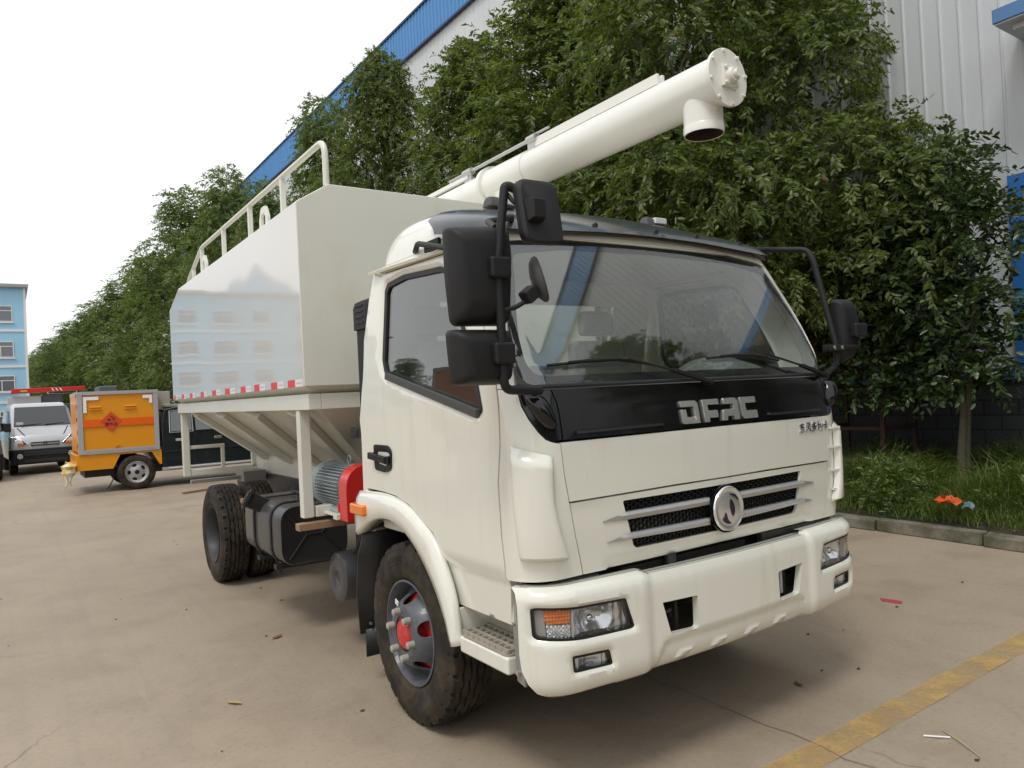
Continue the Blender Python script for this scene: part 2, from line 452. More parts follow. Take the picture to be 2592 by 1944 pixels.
# emblem
mb = MB(); E0 = Vector((0, .093, 1.0085))
mb.lathe([(-.0, .0), (.0, .091), (-.006, .096), (-.012, .093), (-.014, .088), (-.010, .078), (-.012, .065), (-.014, .04), (-.015, .0001)], 48, axis='y')
em = mb.build('emblem', pbr('emblem_chrome', (.80, .80, .80), .22, .75), gp, loc=tuple(E0 + Vector((0, -.012, 0))))
mb = MB(); mb.lathe([(.03, .065), (0, .103), (-.008, .103), (-.006, .092)], 40, axis='y')
mb.build('emblem_base', M['black_gloss'], gp, loc=tuple(E0 + Vector((0, -.003, 0))))
mb = MB()
def smooth_closed(pts, n=4):
    out = []; L = len(pts)
    for i in range(L):
        p0, p1, p2, p3 = [Vector(pts[(i + k) % L]) for k in (-1, 0, 1, 2)]
        for j in range(n):
            t = j / n
            out.append(tuple(.5 * ((2 * p1) + (p2 - p0) * t + (2 * p0 - 5 * p1 + 4 * p2 - p3) * t * t + (-p0 + 3 * p1 - 3 * p2 + p3) * t ** 3)))
    return out
for pl in ([(.05, .52), (.25, .36), (.38, .02), (.33, -.28), (.20, -.42), (.06, -.12), (-.01, .14)],
           [(-.36, -.16), (-.24, -.50), (-.12, -.66), (.04, -.78), (-.22, -.80), (-.44, -.70), (-.60, -.52), (-.48, -.36)],
           [(.04, .80), (.42, .76), (.68, .50), (.70, .42), (.42, .60)]):
    mb.prism([(x * .078, z * .078) for x, z in smooth_closed(pl)], (0, -.0172, 0), (1, 0, 0), (0, 0, 1), (0, .006, 0))
mb.build('emblem_mark', pbr('emblem_dark', (.03, .02, .035), .15), gp, loc=tuple(E0 + Vector((0, -.012, 0))))

# ---- black cowl panel with letters
slots = fillet([(-.785, 1.383), (-.34, 1.386), (-.34, 1.399), (-.785, 1.398)], .005)
cowl = sym([(0, 1.3655), (-.5, 1.3655), (-.8365, 1.3655), (-.8355, 1.453), (-.8375, 1.503), (-.850, 1.553), (-.55, 1.5545), (0, 1.5545)])
slot_feats = [ccw(slots), ccw(mirror(slots)), ccw(offset_poly(ccw(slots), .004)), ccw(offset_poly(ccw(mirror(slots)), .004))]
def cowl_disp(P):
    d = np.zeros(len(P))
    for s in slot_feats[:2]: d += .011 * np.clip(sgn_dist(s, P) / .004, 0, 1)
    return d
cw = patch('cowl_panel', fc, cowl, grid=.03, th=.02, mat=M['black_gloss'], parent=TR, bev=.003, feats=slot_feats, disp=cowl_disp)
for k_, sg_ in enumerate((-1, 1)):   # raised grey ledges that catch the light
    lp = ccw([(-.78, 1.384), (-.345, 1.387), (-.345, 1.3955), (-.78, 1.3945)]); lp = lp if sg_ < 0 else ccw(mirror(lp))
    patch('cowl_ledge', fc, fillet(lp, .004, 3), grid=.03, off=.0135, th=.008, mat=M['cowl_grey'], parent=cw, bev=.002)
LET = {'D': [(0, 1), (0, .74), (.72, .74), (.74, .72), (.74, .31), (.70, .28), (.32, .28), (.28, .31), (.28, .63), (0, .63), (0, .06), (.06, 0), (1, 0), (1, .86), (.86, 1)],
       'F': [(0, 1), (0, 0), (.30, 0), (.30, .18), (.86, .18), (.86, .5), (.30, .5), (.28, .76), (1, .76), (1, 1)],
       'A': [(0, 1), (0, .74), (.70, .74), (.70, .5), (.05, .5), (0, .45), (0, 0), (.28, 0), (.28, .19), (.70, .19), (.70, 0), (1, 0), (1, .84), (.86, 1)],
       'C': [(0, 1), (1, 1), (1, .72), (.32, .72), (.28, .68), (.28, .36), (1, .36), (1, 0), (.12, 0), (0, .12)]}
for ch, (s0, s1) in zip('DFAC', [(-.2306, -.1265), (-.0975, .005), (.0152, .1306), (.1505, .2575)]):
    pl = ccw([(s0 + x * (s1 - s0) + (.026 * z * (1 - x) if ch == 'A' else 0), 1.3835 + z * .095) for x, z in LET[ch]])
    patch('badge_letter', fc, fillet(pl, .003, 2), grid=.02, off=.010, th=.010, mat=M['chrome_soft'], parent=cw, bev=.0022, sharp=20)
cor = [(-.8395, 1.3655), (-.887, 1.3645), (-.907, 1.374), (-.929, 1.399), (-.957, 1.446), (-.977, 1.496), (-.9775, 1.540), (-.972, 1.5545), (-.853, 1.553), (-.8405, 1.503), (-.8385, 1.453)]
for p, sd in both(cor):
    o = patch('cowl_corner', fc, ccw(p), grid=.03, th=.02, mat=M['black_gloss'], parent=TR, bev=.003)
    # mirror foot, a drop-shaped housing on the corner piece
    mb = MB(); rings = []
    for k, (z, w, d) in enumerate([(1.532, .034, .035), (1.52, .04, .045), (1.49, .042, .05), (1.45, .038, .045), (1.42, .028, .03), (1.405, .012, .012)]):
        c0, n0 = fc(sd * (.928 - .35 * (1.532 - z)), z); t = Vector((-n0.y, n0.x, 0))
        rings.append([c0 + t * (w * math.cos(a)) + n0 * (d * max(-.2, math.sin(a))) for a in [2 * PI * i / 18 for i in range(18)]])
    mb.loft(rings); mb.build('mirror_foot', M['black_gloss'], o, sharp=50)

# ---- corner panels and wind deflectors
corner = [(-.8535, 1.352), (-.844, 1.242), (-.8275, 1.132), (-.8075, 1.005), (-.773, .856), (-.90, .853), (-.995, .851), (-1.089, .848), (-1.103, .858), (-1.1295, 1.009), (-1.1335, 1.21), (-1.068, 1.562), (-.986, 1.558), (-.9815, 1.496), (-.9605, 1.444), (-.932, 1.396), (-.909, 1.370), (-.888, 1.3605)]
defl = [(-1.050, 1.352), (-.885, 1.309), (-.890, 1.172), (-.872, 1.04), (-.838, .926), (-1.022, .931), (-1.032, .965), (-1.049, 1.206)]
for p, sd in both(corner):
    o = patch('corner_panel', fc, ccw(p), grid=.03, th=.02, mat=M['cream'], parent=TR, bev=.004)
    L_ = [(.930, -1.026), (.965, -1.033), (1.206, -1.049), (1.352, -1.050)]; Rt_ = [(.926, -.838), (1.04, -.872), (1.172, -.890), (1.309, -.885)]
    rows = []; nr = 26
    for i in range(nr):
        t = i / (nr - 1); row = []
        edge = min(1, (nr - 1 - i) * .0165 / .040) if i > nr / 2 else min(1, i * .0165 / .014)
        for j in range(17):
            q = j / 16; k = max(0, min(1, (q * 16 - .0) / 1.0)) if j < 2 else 1
            sl, sr = -1.05, -.88
            zl, zr = .930 + t * (1.352 - .930), .926 + t * (1.309 - .926)
            sl, sr = lerp_table(L_, zl), lerp_table(Rt_, zr)
            s_, z_ = sl + (sr - sl) * q, zl + (zr - zl) * q
            side = {0: 0, 1: .62, 2: .9}.get(j, {16: 0, 15: .8}.get(j, 1))
            pt, n_ = fc(s_ if sd < 0 else -s_, z_)
            row.append(pt + n_ * (.002 + .033 * side * edge))
        rows.append(row)
    mb = MB(); mb.loft(rows, False, False, closed=False); w = mb.build('wind_deflector', M['cream'], o, sharp=38, bevel=.003)
    if sd > 0:   # the air slots along the inner edge, bridged twice
        for z in (.99, 1.085, 1.20, 1.295):
            mb = MB()
            a, na = fc(sd * .842, z); b, nb = fc(sd * .905, z)
            mb.bar(a + na * .006, b + nb * .03, .012, .012)
            mb.build('deflector_rib', M['cream'], w, bevel=.002)
# badge characters on the hood
def wrap_text(me, f, s0, z0, off, flip=1):
    for v in me.vertices:
        p, n = f(s0 + v.co.x * flip, z0 + v.co.y); v.co = p + n * (off + v.co.z)
    me.update(); return me
tm = text_mesh('东风多利卡', .052, .004)
wrap_text(tm, fc, .705, 1.308, .002); link('model_badge', tm, M['chrome'], hood_o)

# ---- doors
door = [(-2.379, 1.094), (-2.30, 1.092), (-2.192, 1.091), (-2.05, 1.083), (-1.914, 1.055), (-1.769, .987), (-1.678, .951), (-1.607, .866), (-1.537, .768), (-1.500, .662), (-1.087, .664), (-1.097, .852), (-1.112, .858), (-1.1385, 1.009), (-1.1425, 1.21), (-1.076, 1.57), (-1.056, 1.85), (-1.061, 2.152), (-1.80, 2.168), (-1.967, 2.0), (-2.129, 1.835), (-2.25, 1.64), (-2.363, 1.448)]
win = [(-1.2175, 1.485), (-1.243, 1.467), (-1.285, 1.4636), (-2.010, 1.650), (-2.050, 1.676), (-2.043, 1.74), (-1.83, 2.085), (-1.78, 2.118), (-1.60, 2.132), (-1.25, 2.11), (-1.205, 2.08), (-1.209, 1.85), (-1.2135, 1.60)]
def door_disp(P):
    s, z = np.abs(P[:, 0]), P[:, 1]
    d = np.zeros(len(P))
    # crease that steps the lower skin inwards in front of the arch
    d += -.022 * np.clip((.868 - z) / .042, 0, 1)
    # window surround falls inwards
    return d
WINP = ccw(win)
for sd in (-1, 1):
    P = lambda q: ccw(q if sd < 0 else mirror(q))
    wp = P(fillet(win, .012, 3))
    crease = P([(-1.122, .826), (-1.535, .826), (-1.56, .868), (-1.124, .868)])
    def disp(Q, wp=wp):
        k = np.clip(1 - edge_dist(wp, Q) / .028, 0, 1); return door_disp(Q) - .012 * k * k
    o = patch('door', fc, P(door), [wp], grid=.032, th=.03, mat=M['cream'], parent=TR, bev=.004, disp=disp, feats=[ccw(offset_poly(wp, -.014)), ccw(offset_poly(wp, -.028)), crease])
    patch('window_seal', fc, wp, [ccw(offset_poly(wp, .024))], grid=.03, off=-.006, th=.02, mat=M['rubber'], parent=o, bev=.004)
    patch('window_glass', fc, ccw(offset_poly(wp, .018)), grid=.05, off=-.016, th=.004, mat=M['glass_side'], parent=o, bev=0, exact=True)
    # weather strip along the sill
    mb = MB(); pts = []
    for s, z in [(1.235, 1.473), (1.6, 1.5535), (2.015, 1.661)]:
        p, n = fc(sd * s, z); pts.append(p + n * .002)
    mb.bar(pts[0], pts[2], .022, .034); mb.build('weather_strip', M['plastic_grey'], o, bevel=.003)
    # handle
    hp = P(fillet([(-2.262, 1.322), (-2.10, 1.322), (-2.06, 1.298), (-2.068, 1.208), (-2.132, 1.188), (-2.256, 1.196)], .02))
    h = patch('door_handle', fc, hp, grid=.02, off=.008, th=.012, mat=M['plastic'], parent=o, bev=.004, disp=lambda Q, hp=hp: -.012 * np.clip((sgn_dist(hp, Q) - .02) / .015, 0, 1))
    mb = MB(); a, n = fc(sd * 2.285, 1.268); b, _ = fc(sd * 2.09, 1.25)
    mb.bar(a + n * .024, b + n * .022, .022, .034); mb.bar(b + n * .022 + Vector((0, 0, .0)), b + n * .0 + Vector((0, .01, 0)), .03, .04)
    c0, _ = fc(sd * 2.25, 1.265); mb.cyl(c0 - n * .002, c0 + n * .022, .02)
    mb.build('handle_grip', M['plastic'], h, bevel=.006)

# ---- A pillars, gutter, roof
for sd in (-1, 1):
    P = lambda q: ccw(q if sd < 0 else mirror(q))
    patch('windscreen_pillar', fc, P([(-.9895, 1.561), (-1.069, 1.565), (-1.050, 1.85), (-1.055, 2.151), (-1.055, 2.2), (-.84, 2.215), (-.852, 2.14), (-.886, 2.0), (-.925, 1.88), (-.951, 1.80), (-.966, 1.73)]), grid=.03, th=.03, mat=M['cream'], parent=TR, bev=.004)
    pl = P([(-1.055, 2.157), (-1.81, 2.173), (-1.845, 2.205), (-1.055, 2.205)])
    g = patch('roof_gutter', fc, pl, grid=.04, off=0, th=.03, mat=M['cream'], parent=TR, bev=.002)
    mb = MB(); pts = []
    for k in range(26):
        s = 1.03 + k / 25 * .86; z = 2.166 + .024 * k / 25
        p, n = fc(sd * s, z); pts.append(p + n * .012)
    rings = [[p + Vector((sd * a, 0, b)) for a, b in ((-.016, -.004), (.016, -.012), (.02, 0), (.014, .006), (-.016, .008))] for p in pts]
    mb.loft(rings); mb.build('drip_rail', M['cream'], g, sharp=40)
    patch('rear_pillar', fc, P([(-2.386, .98), (-2.386, 1.09), (-2.370, 1.45), (-2.257, 1.642), (-2.136, 1.838), (-1.974, 2.003), (-1.808, 2.17), (-1.90, 2.19), (-2.03, 2.06), (-2.20, 1.86), (-2.32, 1.65), (-2.43, 1.45), (-2.445, .98)]), grid=.035, off=-.004, th=.03, mat=M['cream'], parent=TR, bev=.004)
def roof_ring(z, yr, n=64):
    W, F, r, B, xc = CAB.par(z); out = []
    ys = F + B + r; smax = xc + r * PI / 2 + max(.01, yr - .10 - ys)
    for k in range(n):
        s = -smax + 2 * smax * k / (n - 1); x, y, _, _ = CAB.point(s, z); out.append((x, y, z))
    y0 = out[-1][1]; rr = min(.1, W * .4)
    for a in (20, 45, 70, 90): out.append((W - rr + rr * math.cos(R(a)), y0 + (yr - y0) * math.sin(R(a)), z))
    for x in (.5, .25, 0, -.25, -.5): out.append((x * W, yr, z))
    for a in (90, 70, 45, 20): out.append((-W + rr - rr * math.cos(R(a)), y0 + (yr - y0) * math.sin(R(a)), z))
    return out
mb = MB()
rz = [(2.203, 1.42), (2.22, 1.42), (2.25, 1.42), (2.29, 1.415), (2.33, 1.41), (2.365, 1.40), (2.40, 1.39), (2.43, 1.375), (2.46, 1.36), (2.48, 1.35), (2.50, 1.34), (2.51, 1.33), (2.515, 1.32)]
mb.loft([roof_ring(z, yr) for z, yr in rz], False, True)
roof = mb.build('roof', M['cream'], TR, sharp=60)
ss = roof.modifiers.new('sub', 'SUBSURF'); ss.levels = 1; ss.render_levels = 1
so = roof.modifiers.new('thick', 'SOLIDIFY'); so.thickness = .012
# header strip over the glass
patch('windscreen_header', fc, sym([(0, 2.214), (-.54, 2.203), (-.80, 2.174), (-.845, 2.16), (-.86, 2.205), (0, 2.245)]), grid=.035, off=.004, th=.03, mat=M['cream'], parent=TR, bev=.003)
# sun visor over the roof front
vis = sym([(0, 2.244), (-.30, 2.241), (-.78, 2.218), (-.96, 2.212), (-1.115, 2.238), (-1.03, 2.33), (-.88, 2.385), (-.62, 2.42), (-.3, 2.438), (0, 2.442)])
def vis_disp(P): return .03 * np.clip((2.44 - P[:, 1]) / .15, 0, 1) + .010
vz = patch('sun_visor', fc, vis, grid=.03, off=.012, th=.012, mat=M['visor'], parent=TR, bev=.003, disp=vis_disp, sharp=50)
mb = MB()
for s in (-.33, .04, .33, .70, -.70):
    for z, r in ((2.275, .013),):
        p, n = fc(s, z); k = .03 * min(1, (2.44 - z) / .15) + .022
        mb = MB(); mb.cyl(p + n * (k - .01), p + n * (k + .006), r, n=12); mb.build('visor_fixing', M['rubber'], vz)
# marker lamps on the roof edge
for x in (-.52, .52):
    mb = MB(); o0 = Vector((x, .93, 2.445))
    mb.loft([[o0 + Vector((a * 1.0, b, 0)) for a, b in fillet([(-.085, -.035), (.085, -.035), (.085, .035), (-.085, .035)], .02)], [o0 + Vector((a * .9, b * .9 + .004, .03)) for a, b in fillet([(-.085, -.035), (.085, -.035), (.085, .035), (-.085, .035)], .02)], [o0 + Vector((a * .75, b * .6 + .008, .05)) for a, b in fillet([(-.085, -.035), (.085, -.035), (.085, .035), (-.085, .035)], .02)]])
    ml = mb.build('marker_lamp', M['plastic_grey'], TR, bevel=.003)
    mb = MB(); mb.box((x - .02, .887, 2.455), (x + .07, .92, 2.49)); mb.build('lamp_lens', pbr('lamp_lens', (.7, .7, .68), .15), ml, bevel=.006)

# ---- windscreen
ws = sym([(0, 1.563), (-.60, 1.563), (-.905, 1.5625), (-.948, 1.578), (-.966, 1.62), (-.962, 1.73), (-.947, 1.80), (-.921, 1.88), (-.882, 2.0), (-.848, 2.135), (-.835, 2.158), (-.80, 2.172), (-.54, 2.200), (0, 2.212)])
wsr = fillet(ws, .01, 2)
wo = patch('windscreen', fc, ccw(offset_poly(wsr, .006)), grid=.03, off=-.006, th=.005, mat=M['glass'], parent=TR, bev=0, exact=True)
inner = sym([(0, 1.607), (-.60, 1.607), (-.86, 1.604), (-.905, 1.618), (-.925, 1.66), (-.918, 1.75), (-.905, 1.81), (-.882, 1.88), (-.842, 1.995), (-.812, 2.095), (-.79, 2.118), (-.54, 2.150), (0, 2.162)])
inner = fillet(inner, .03, 4)
patch('windscreen_frit', fc, ccw(wsr), [ccw(inner)], grid=.04, off=-.009, th=.004, mat=pbr('frit_black', (.022, .023, .024), .25), parent=wo, bev=0)
mb = MB()   # rubber moulding at the foot of the glass
pts = []
for k in range(41):
    s = -.955 + 1.91 * k / 40; p, n = fc(s, 1.566); pts.append(p + n * .004)
mb.tube(pts, .008, 8); mb.build('windscreen_seal', M['rubber'], wo)
# wipers
for arm, blade in (([(-.0365, 1.553, .03), (-.06, 1.565, .045), (-.242, 1.609, .04), (-.40, 1.652, .034), (-.456, 1.663, .03)], [(-.84, 1.645), (-.65, 1.656), (-.5, 1.6605), (-.311, 1.637)]),
                   ([(.853, 1.562, .03), (.835, 1.568, .045), (.662, 1.613, .04), (.50, 1.66, .034), (.436, 1.672, .03)], [(.027, 1.6575), (.20, 1.667), (.34, 1.667), (.5435, 1.6416)])):
    mb = MB(); pa = []
    for s, z, k in arm:
        p, n = fc(s, z); pa.append(p + n * k)
    p0, n0 = fc(arm[0][0], arm[0][1])
    mb.cyl(p0 - n0 * .01, p0 + n0 * .04, .016, .012, 14)
    mb.bar(pa[0], pa[2], .026, .014); mb.bar(pa[2], pa[4], .012, .008)
    w = mb.build('wiper_arm', M['plastic'], TR, bevel=.002)
    mb = MB(); q = []
    for i in range(13):
        t = i / 12 * (len(blade) - 1); j = min(int(t), len(blade) - 2); f_ = t - j
        s = blade[j][0] * (1 - f_) + blade[j + 1][0] * f_; z = blade[j][1] * (1 - f_) + blade[j + 1][1] * f_
        p, n = fc(s, z); q.append(p + n * .008)
    mb.tube(q, .0065, 6)
    up = [p + Vector((0, -.014, .004)) for p in q[2:11]]
    mb.tube(up, .006, 6); mb.bar(q[2], up[0], .008, .008); mb.bar(q[10], up[-1], .008, .008)
    mb.build('wiper_blade', M['plastic'], w)

# ---- bumper
hl = [(-1.026, .668), (-1.030, .768), (-1.005, .7735), (-.9375, .7715), (-.846, .765), (-.634, .758), (-.597, .644), (-.614, .6385), (-.823, .642), (-.912, .650), (-1.008, .657)]
fog = fillet([(-.880, .530), (-.883, .592), (-.720, .585), (-.706, .5255)], .012)
opn = fillet([(-.415, .574), (-.4515, .700), (-.4515, .705), (-.262, .699), (-.2655, .568)], .014)
top_half = [(-1.083, .838), (-.535, .838), (-.508, .823)]
chin = fillet(ccw([(-.52, .429), (-.482, .478), (-.458, .543), (-.41, .558), (.41, .558), (.458, .543), (.482, .478), (.52, .429)]), .015, 3)
out_b = sym([(0, .428), (-.53, .428), (-.85, .430), (-.93, .437), (-1.0, .460), (-1.04, .495), (-1.066, .54), (-1.073, .60), (-1.073, .80), (-1.066, .838), (-.535, .838), (-.508, .823), (0, .823)])
chev = [[(x - .038, .4655), (x - .003, .4975), (x + .066, .4945), (x + .026, .462)] for x in (-.348, -.142, .066, .27)]
chev = [ccw(c) for c in chev]
HLP = [ccw(fillet(hl, .01, 3)), ccw(fillet(mirror(hl), .01, 3))]
FGP = [ccw(fog), ccw(mirror(fog))]; OPP = [ccw(opn), ccw(mirror(opn))]
chin_in = ccw(offset_poly(chin, .014))
def bump_disp(P):
    s = np.abs(P[:, 0]); d = .014 * np.clip((s - .505) / .03, 0, 1)
    q = np.clip(sgn_dist(chin, P) / .012, 0, 1); d -= .014 * q
    for c in chev: d += .006 * np.clip(sgn_dist(c, P) / .007, 0, 1)
    for h in HLP + FGP: d -= .012 * np.clip(1 - edge_dist(h, P) / .018, 0, 1) ** 2
    return d
bp = patch('bumper', fb, out_b, HLP + FGP + OPP, grid=.018, th=.03, mat=M['cream'], parent=TR, bev=.006, seg=3, sharp=45, disp=bump_disp,
           feats=[chin_in] + [ccw(offset_poly(c, .007)) for c in chev] + chev + [ccw(offset_poly(h, -.012)) for h in HLP + FGP])
mb = MB()
for a, b, z in ((-1.058, -.52, .839), (-.505, .505, .824), (.52, 1.058, .839)):
    rows = [[], []]
    for k in range(25):
        s = a + (b - a) * k / 24; p, n = fb(s, .83); dd_ = .012 if abs(s) > .51 else 0
        rows[0].append(Vector((p.x, p.y, z)) - n * (-.0 - dd_ + .022)); rows[1].append(Vector((p.x, p.y, z - .003)) - n * .055)
    mb.loft(rows, False, False, closed=False); mb.loft([[p - Vector((0, 0, .015)) for p in r] for r in rows], False, False, closed=False)
mb.build('bumper_shelf', M['cream'], bp, sharp=30)
refl = pbr('lamp_reflector', (.92, .92, .92), .16, .72)
for i, sd in enumerate((-1, 1)):
    P = lambda q: ccw(q if sd < 0 else mirror(q))
    hp = HLP[i]
    hd = patch('headlight', fb, ccw(offset_poly(hp, -.003)), [ccw(offset_poly(hp, .009))], grid=.03, off=.0, th=.05, mat=M['black_gloss'], parent=TR, bev=.002)
    main = P([(-.865, .655), (-.865, .750), (-.66, .746), (-.622, .652)])
    def rd(Q, sd=sd):
        s, z = np.abs(Q[:, 0]), Q[:, 1]
        d = -.055 * np.clip(1 - ((s - .77) / .095) ** 2 - ((z - .70) / .07) ** 2, 0, 1)
        d += .004 * np.abs(np.sin(s * 85)) * (s < .86) + .003 * np.abs(np.sin(z * 60 + s * 30))
        return d - .018
    patch('reflector', fb, ccw(offset_poly(hp, .004)), grid=.006, off=-.02, th=.004, mat=refl, parent=hd, bev=0, disp=rd, sharp=14)
    patch('indicator', fb, P(fillet([(-.977, .712), (-.985, .768), (-.878, .758), (-.878, .708)], .008)), grid=.006, off=-.014, th=.02, mat=M['amber'], parent=hd, bev=.002, disp=lambda Q: .002 * np.sin(Q[:, 0] * 500) + .002 * np.sin(Q[:, 1] * 420), sharp=15)
    patch('side_lamp', fb, P(fillet([(-.970, .658), (-.975, .704), (-.878, .701), (-.878, .657)], .006)), grid=.006, off=-.016, th=.02, mat=refl, parent=hd, bev=.001, disp=lambda Q: .003 * np.sin(Q[:, 0] * 400) * np.sin(Q[:, 1] * 400), sharp=15)
    patch('lamp_housing', fb, P([(-1.02, .665), (-1.022, .766), (-.985, .769), (-.975, .66)]), grid=.03, off=-.02, th=.01, mat=pbr('lamp_housing', (.42, .40, .37), .4), parent=hd, bev=0)
    patch('lamp_divider', fb, P([(-.874, .652), (-.874, .762), (-.866, .761), (-.866, .652)]), grid=.03, off=-.009, th=.02, mat=pbr('lamp_divider', (.5, .5, .49), .3), parent=hd, bev=0)
    mb = MB(); p, n = fb(sd * .775, .700); mb.sphere(p - n * .045, .017); mb.build('bulb', M['chrome'], hd)
    patch('lens', fb, ccw(offset_poly(hp, .004)), grid=.05, off=-.005, th=.003, mat=M['lens'], parent=hd, bev=0)
    fp = FGP[i]
    fd = patch('fog_lamp', fb, ccw(offset_poly(fp, -.003)), [ccw(offset_poly(fp, .010))], grid=.03, off=.0, th=.05, mat=M['black_gloss'], parent=TR, bev=.002)
    patch('reflector', fb, ccw(offset_poly(fp, .006)), grid=.006, off=-.02, th=.004, mat=refl, parent=fd, bev=0, disp=lambda Q: -.02 * np.clip(1 - ((np.abs(Q[:, 0]) - .80) / .05) ** 2, 0, 1) + .003 * np.abs(np.sin(Q[:, 0] * 110)) + .002 * np.abs(np.sin(Q[:, 1] * 120)), sharp=14)
    patch('lens', fb, ccw(offset_poly(fp, .006)), grid=.05, off=-.008, th=.003, mat=M['lens'], parent=fd, bev=0)
# behind the bumper: cross member, radiator, towing brackets
mb = MB(); mb.box((-.72, .24, .42), (.72, .30, 1.12)); mb.build('radiator', M['chassis'], TR)
mb = MB()
for x in (-.42, -.30, .30, .42): mb.box((x - .008, .12, .54), (x + .008, .24, .74))
mb.box((-.8, .17, .56), (.8, .20, .62))
mb.tube([(-.40, .16, .69), (-.33, .13, .675), (-.29, .16, .665)], .012, 8); mb.tube([(-.41, .15, .60), (-.34, .12, .64), (-.31, .15, .60)], .01, 8)
mb.build('towing_bracket', pbr('bracket_steel', (.06, .055, .045), .5, .3), TR)
mb = MB(); mb.box((.395, .125, .56), (.425, .13, .71)); mb.build('white_tag', M['white_sticker'], TR)
mb = MB()   # dark front under-structure above the bumper
mb.box((-.86, .26, .74), (.86, .30, .90)); mb.box((-.55, .16, .80), (.2, .19, .835)); mb.cyl((-.30, .14, .76), (-.30, .14, .86), .025); mb.box((.30, .14, .78), (.72, .17, .85))
mb.build('front_cross_member', M['chassis'], TR)
for x in (-.80, .80):
    mb = MB(); mb.box((x - .13, .16, .80), (x + .13, .19, .835)); mb.build('bumper_bracket', M['steelgrey'], TR)
# ---- cab interior and back wall
mb = MB()
wy = 1.40
def wall_y(z): return 1.56 - max(0, z - 1.4) * .26
zs = [.95, 1.45, 1.72, 2.0, 2.19]
# back wall as a frame round the rear window
def wp(x, z): return (x, wall_y(z), z)
for (x0, x1, z0, z1) in ((-.93, .93, .95, 1.70), (-.93, -.62, 1.70, 2.05), (.62, .93, 1.70, 2.05), (-.93, .93, 2.05, 2.20)):
    a = [wp(x0, z0), wp(x1, z0), wp(x1, z1), wp(x0, z1)]
    mb.loft([a, [(p[0], p[1] + .03, p[2]) for p in a]])
cb = mb.build('cab_body', M['cream'], TR, sharp=20)
mb = MB(); mb.loft([[wp(-.62, 1.70), wp(.62, 1.70), wp(.62, 2.05), wp(-.62, 2.05)], [tuple(Vector(p) + Vector((0, .006, 0))) for p in (wp(-.62, 1.70), wp(.62, 1.70), wp(.62, 2.05), wp(-.62, 2.05))]])
mb.build('rear_window', M['glass'], cb, sharp=0)
mb = MB()
mb.box((-.93, .30, .88), (.93, 1.55, .95)); mb.box((-.84, .20, .86), (.84, .30, 1.0))
mb.box((-.42, .5, .95), (.42, 1.5, 1.18))
mb.build('cab_floor', M['interior'], cb, bevel=.01)
mb = MB(); mb.loft([[(x, y, 2.185 + .0 * x) for x, y in ((-.86, .58), (.86, .58), (.86, 1.34), (-.86, 1.34))], [(x, y, 2.195) for x, y in ((-.86, .58), (.86, .58), (.86, 1.34), (-.86, 1.34))]])
mb.build('headliner', M['interior'], cb)
# dashboard: follows the glass, with a hump before the driver
mb = MB(); rings = []
for k in range(33):
    x = -.88 + 1.76 * k / 32
    y0 = fc(x * .98, 1.56)[0].y + .025
    hump = .10 * math.exp(-((x - .42) / .30) ** 4)
    rings.append([(x, y0, 1.40), (x, y0 + .005, 1.535), (x, y0 + .10, 1.575), (x, y0 + .20, 1.585 + hump * .6), (x, y0 + .28, 1.575 + hump), (x, y0 + .36, 1.55 + hump * .9), (x, y0 + .40, 1.48), (x, y0 + .42, 1.25), (x, y0 + .2, 1.2)])
mb.loft(rings)
db = mb.build('dashboard', M['dash'], TR, sharp=50)
mb = MB()
for c in (-.33, .30):
    for k in range(26):
        x = c - .22 + .44 * k / 25; y0 = fc(x * .98, 1.56)[0].y + .085
        mb.box((x - .004, y0, 1.565), (x + .004, y0 + .055, 1.585))
mb.build('air_vent', M['rubber'], db)
# steering wheel
mb = MB(); c0 = Vector((.45, .66, 1.50)); ax = Vector((0, .55, .83)).normalized(); u = Vector((1, 0, 0)); w = ax.cross(u)
mb.tube([c0 + (u * math.cos(a) + w * math.sin(a)) * .21 for a in [2 * PI * k / 36 for k in range(37)]], .015, 8)
for a in (.3, PI - .3, -PI / 2): mb.bar(c0, c0 + (u * math.cos(a) + w * math.sin(a)) * .21, .03, .015, up=ax)
mb.cyl(c0 - ax * .02, c0 + ax * .02, .06); mb.cyl(c0 - ax * .3, c0, .025)
mb.build('steering_wheel', M['plastic'], TR)
for x, wd in ((-.50, .62), (.47, .46)):
    mb = MB(); mb.loft([[(x - wd / 2, .85, z), (x + wd / 2, .85, z), (x + wd / 2, 1.36, z), (x - wd / 2, 1.36, z)] for z in (1.18, 1.33)])
    st = mb.build('seat', M['seatf'], TR, bevel=.05, seg=3)
    mb = MB(); mb.loft([[(x - wd / 2 * k, y - .05 + .12 * 0, z), (x + wd / 2 * k, y - .05, z), (x + wd / 2 * k, y + .07, z), (x - wd / 2 * k, y + .07, z)] for z, y, k in ((1.32, 1.33, 1), (1.6, 1.38, .98), (1.84, 1.40, .86))])
    mb.build('seat_back', M['seatf'], st, bevel=.045, seg=3)
    mb = MB()
    for xx in ([x] if wd < .5 else [x - .15, x + .15]): mb.box((xx - .12, 1.36, 1.87), (xx + .12, 1.45, 2.02))
    mb.build('headrest', M['seatf'], st, bevel=.03, seg=3)

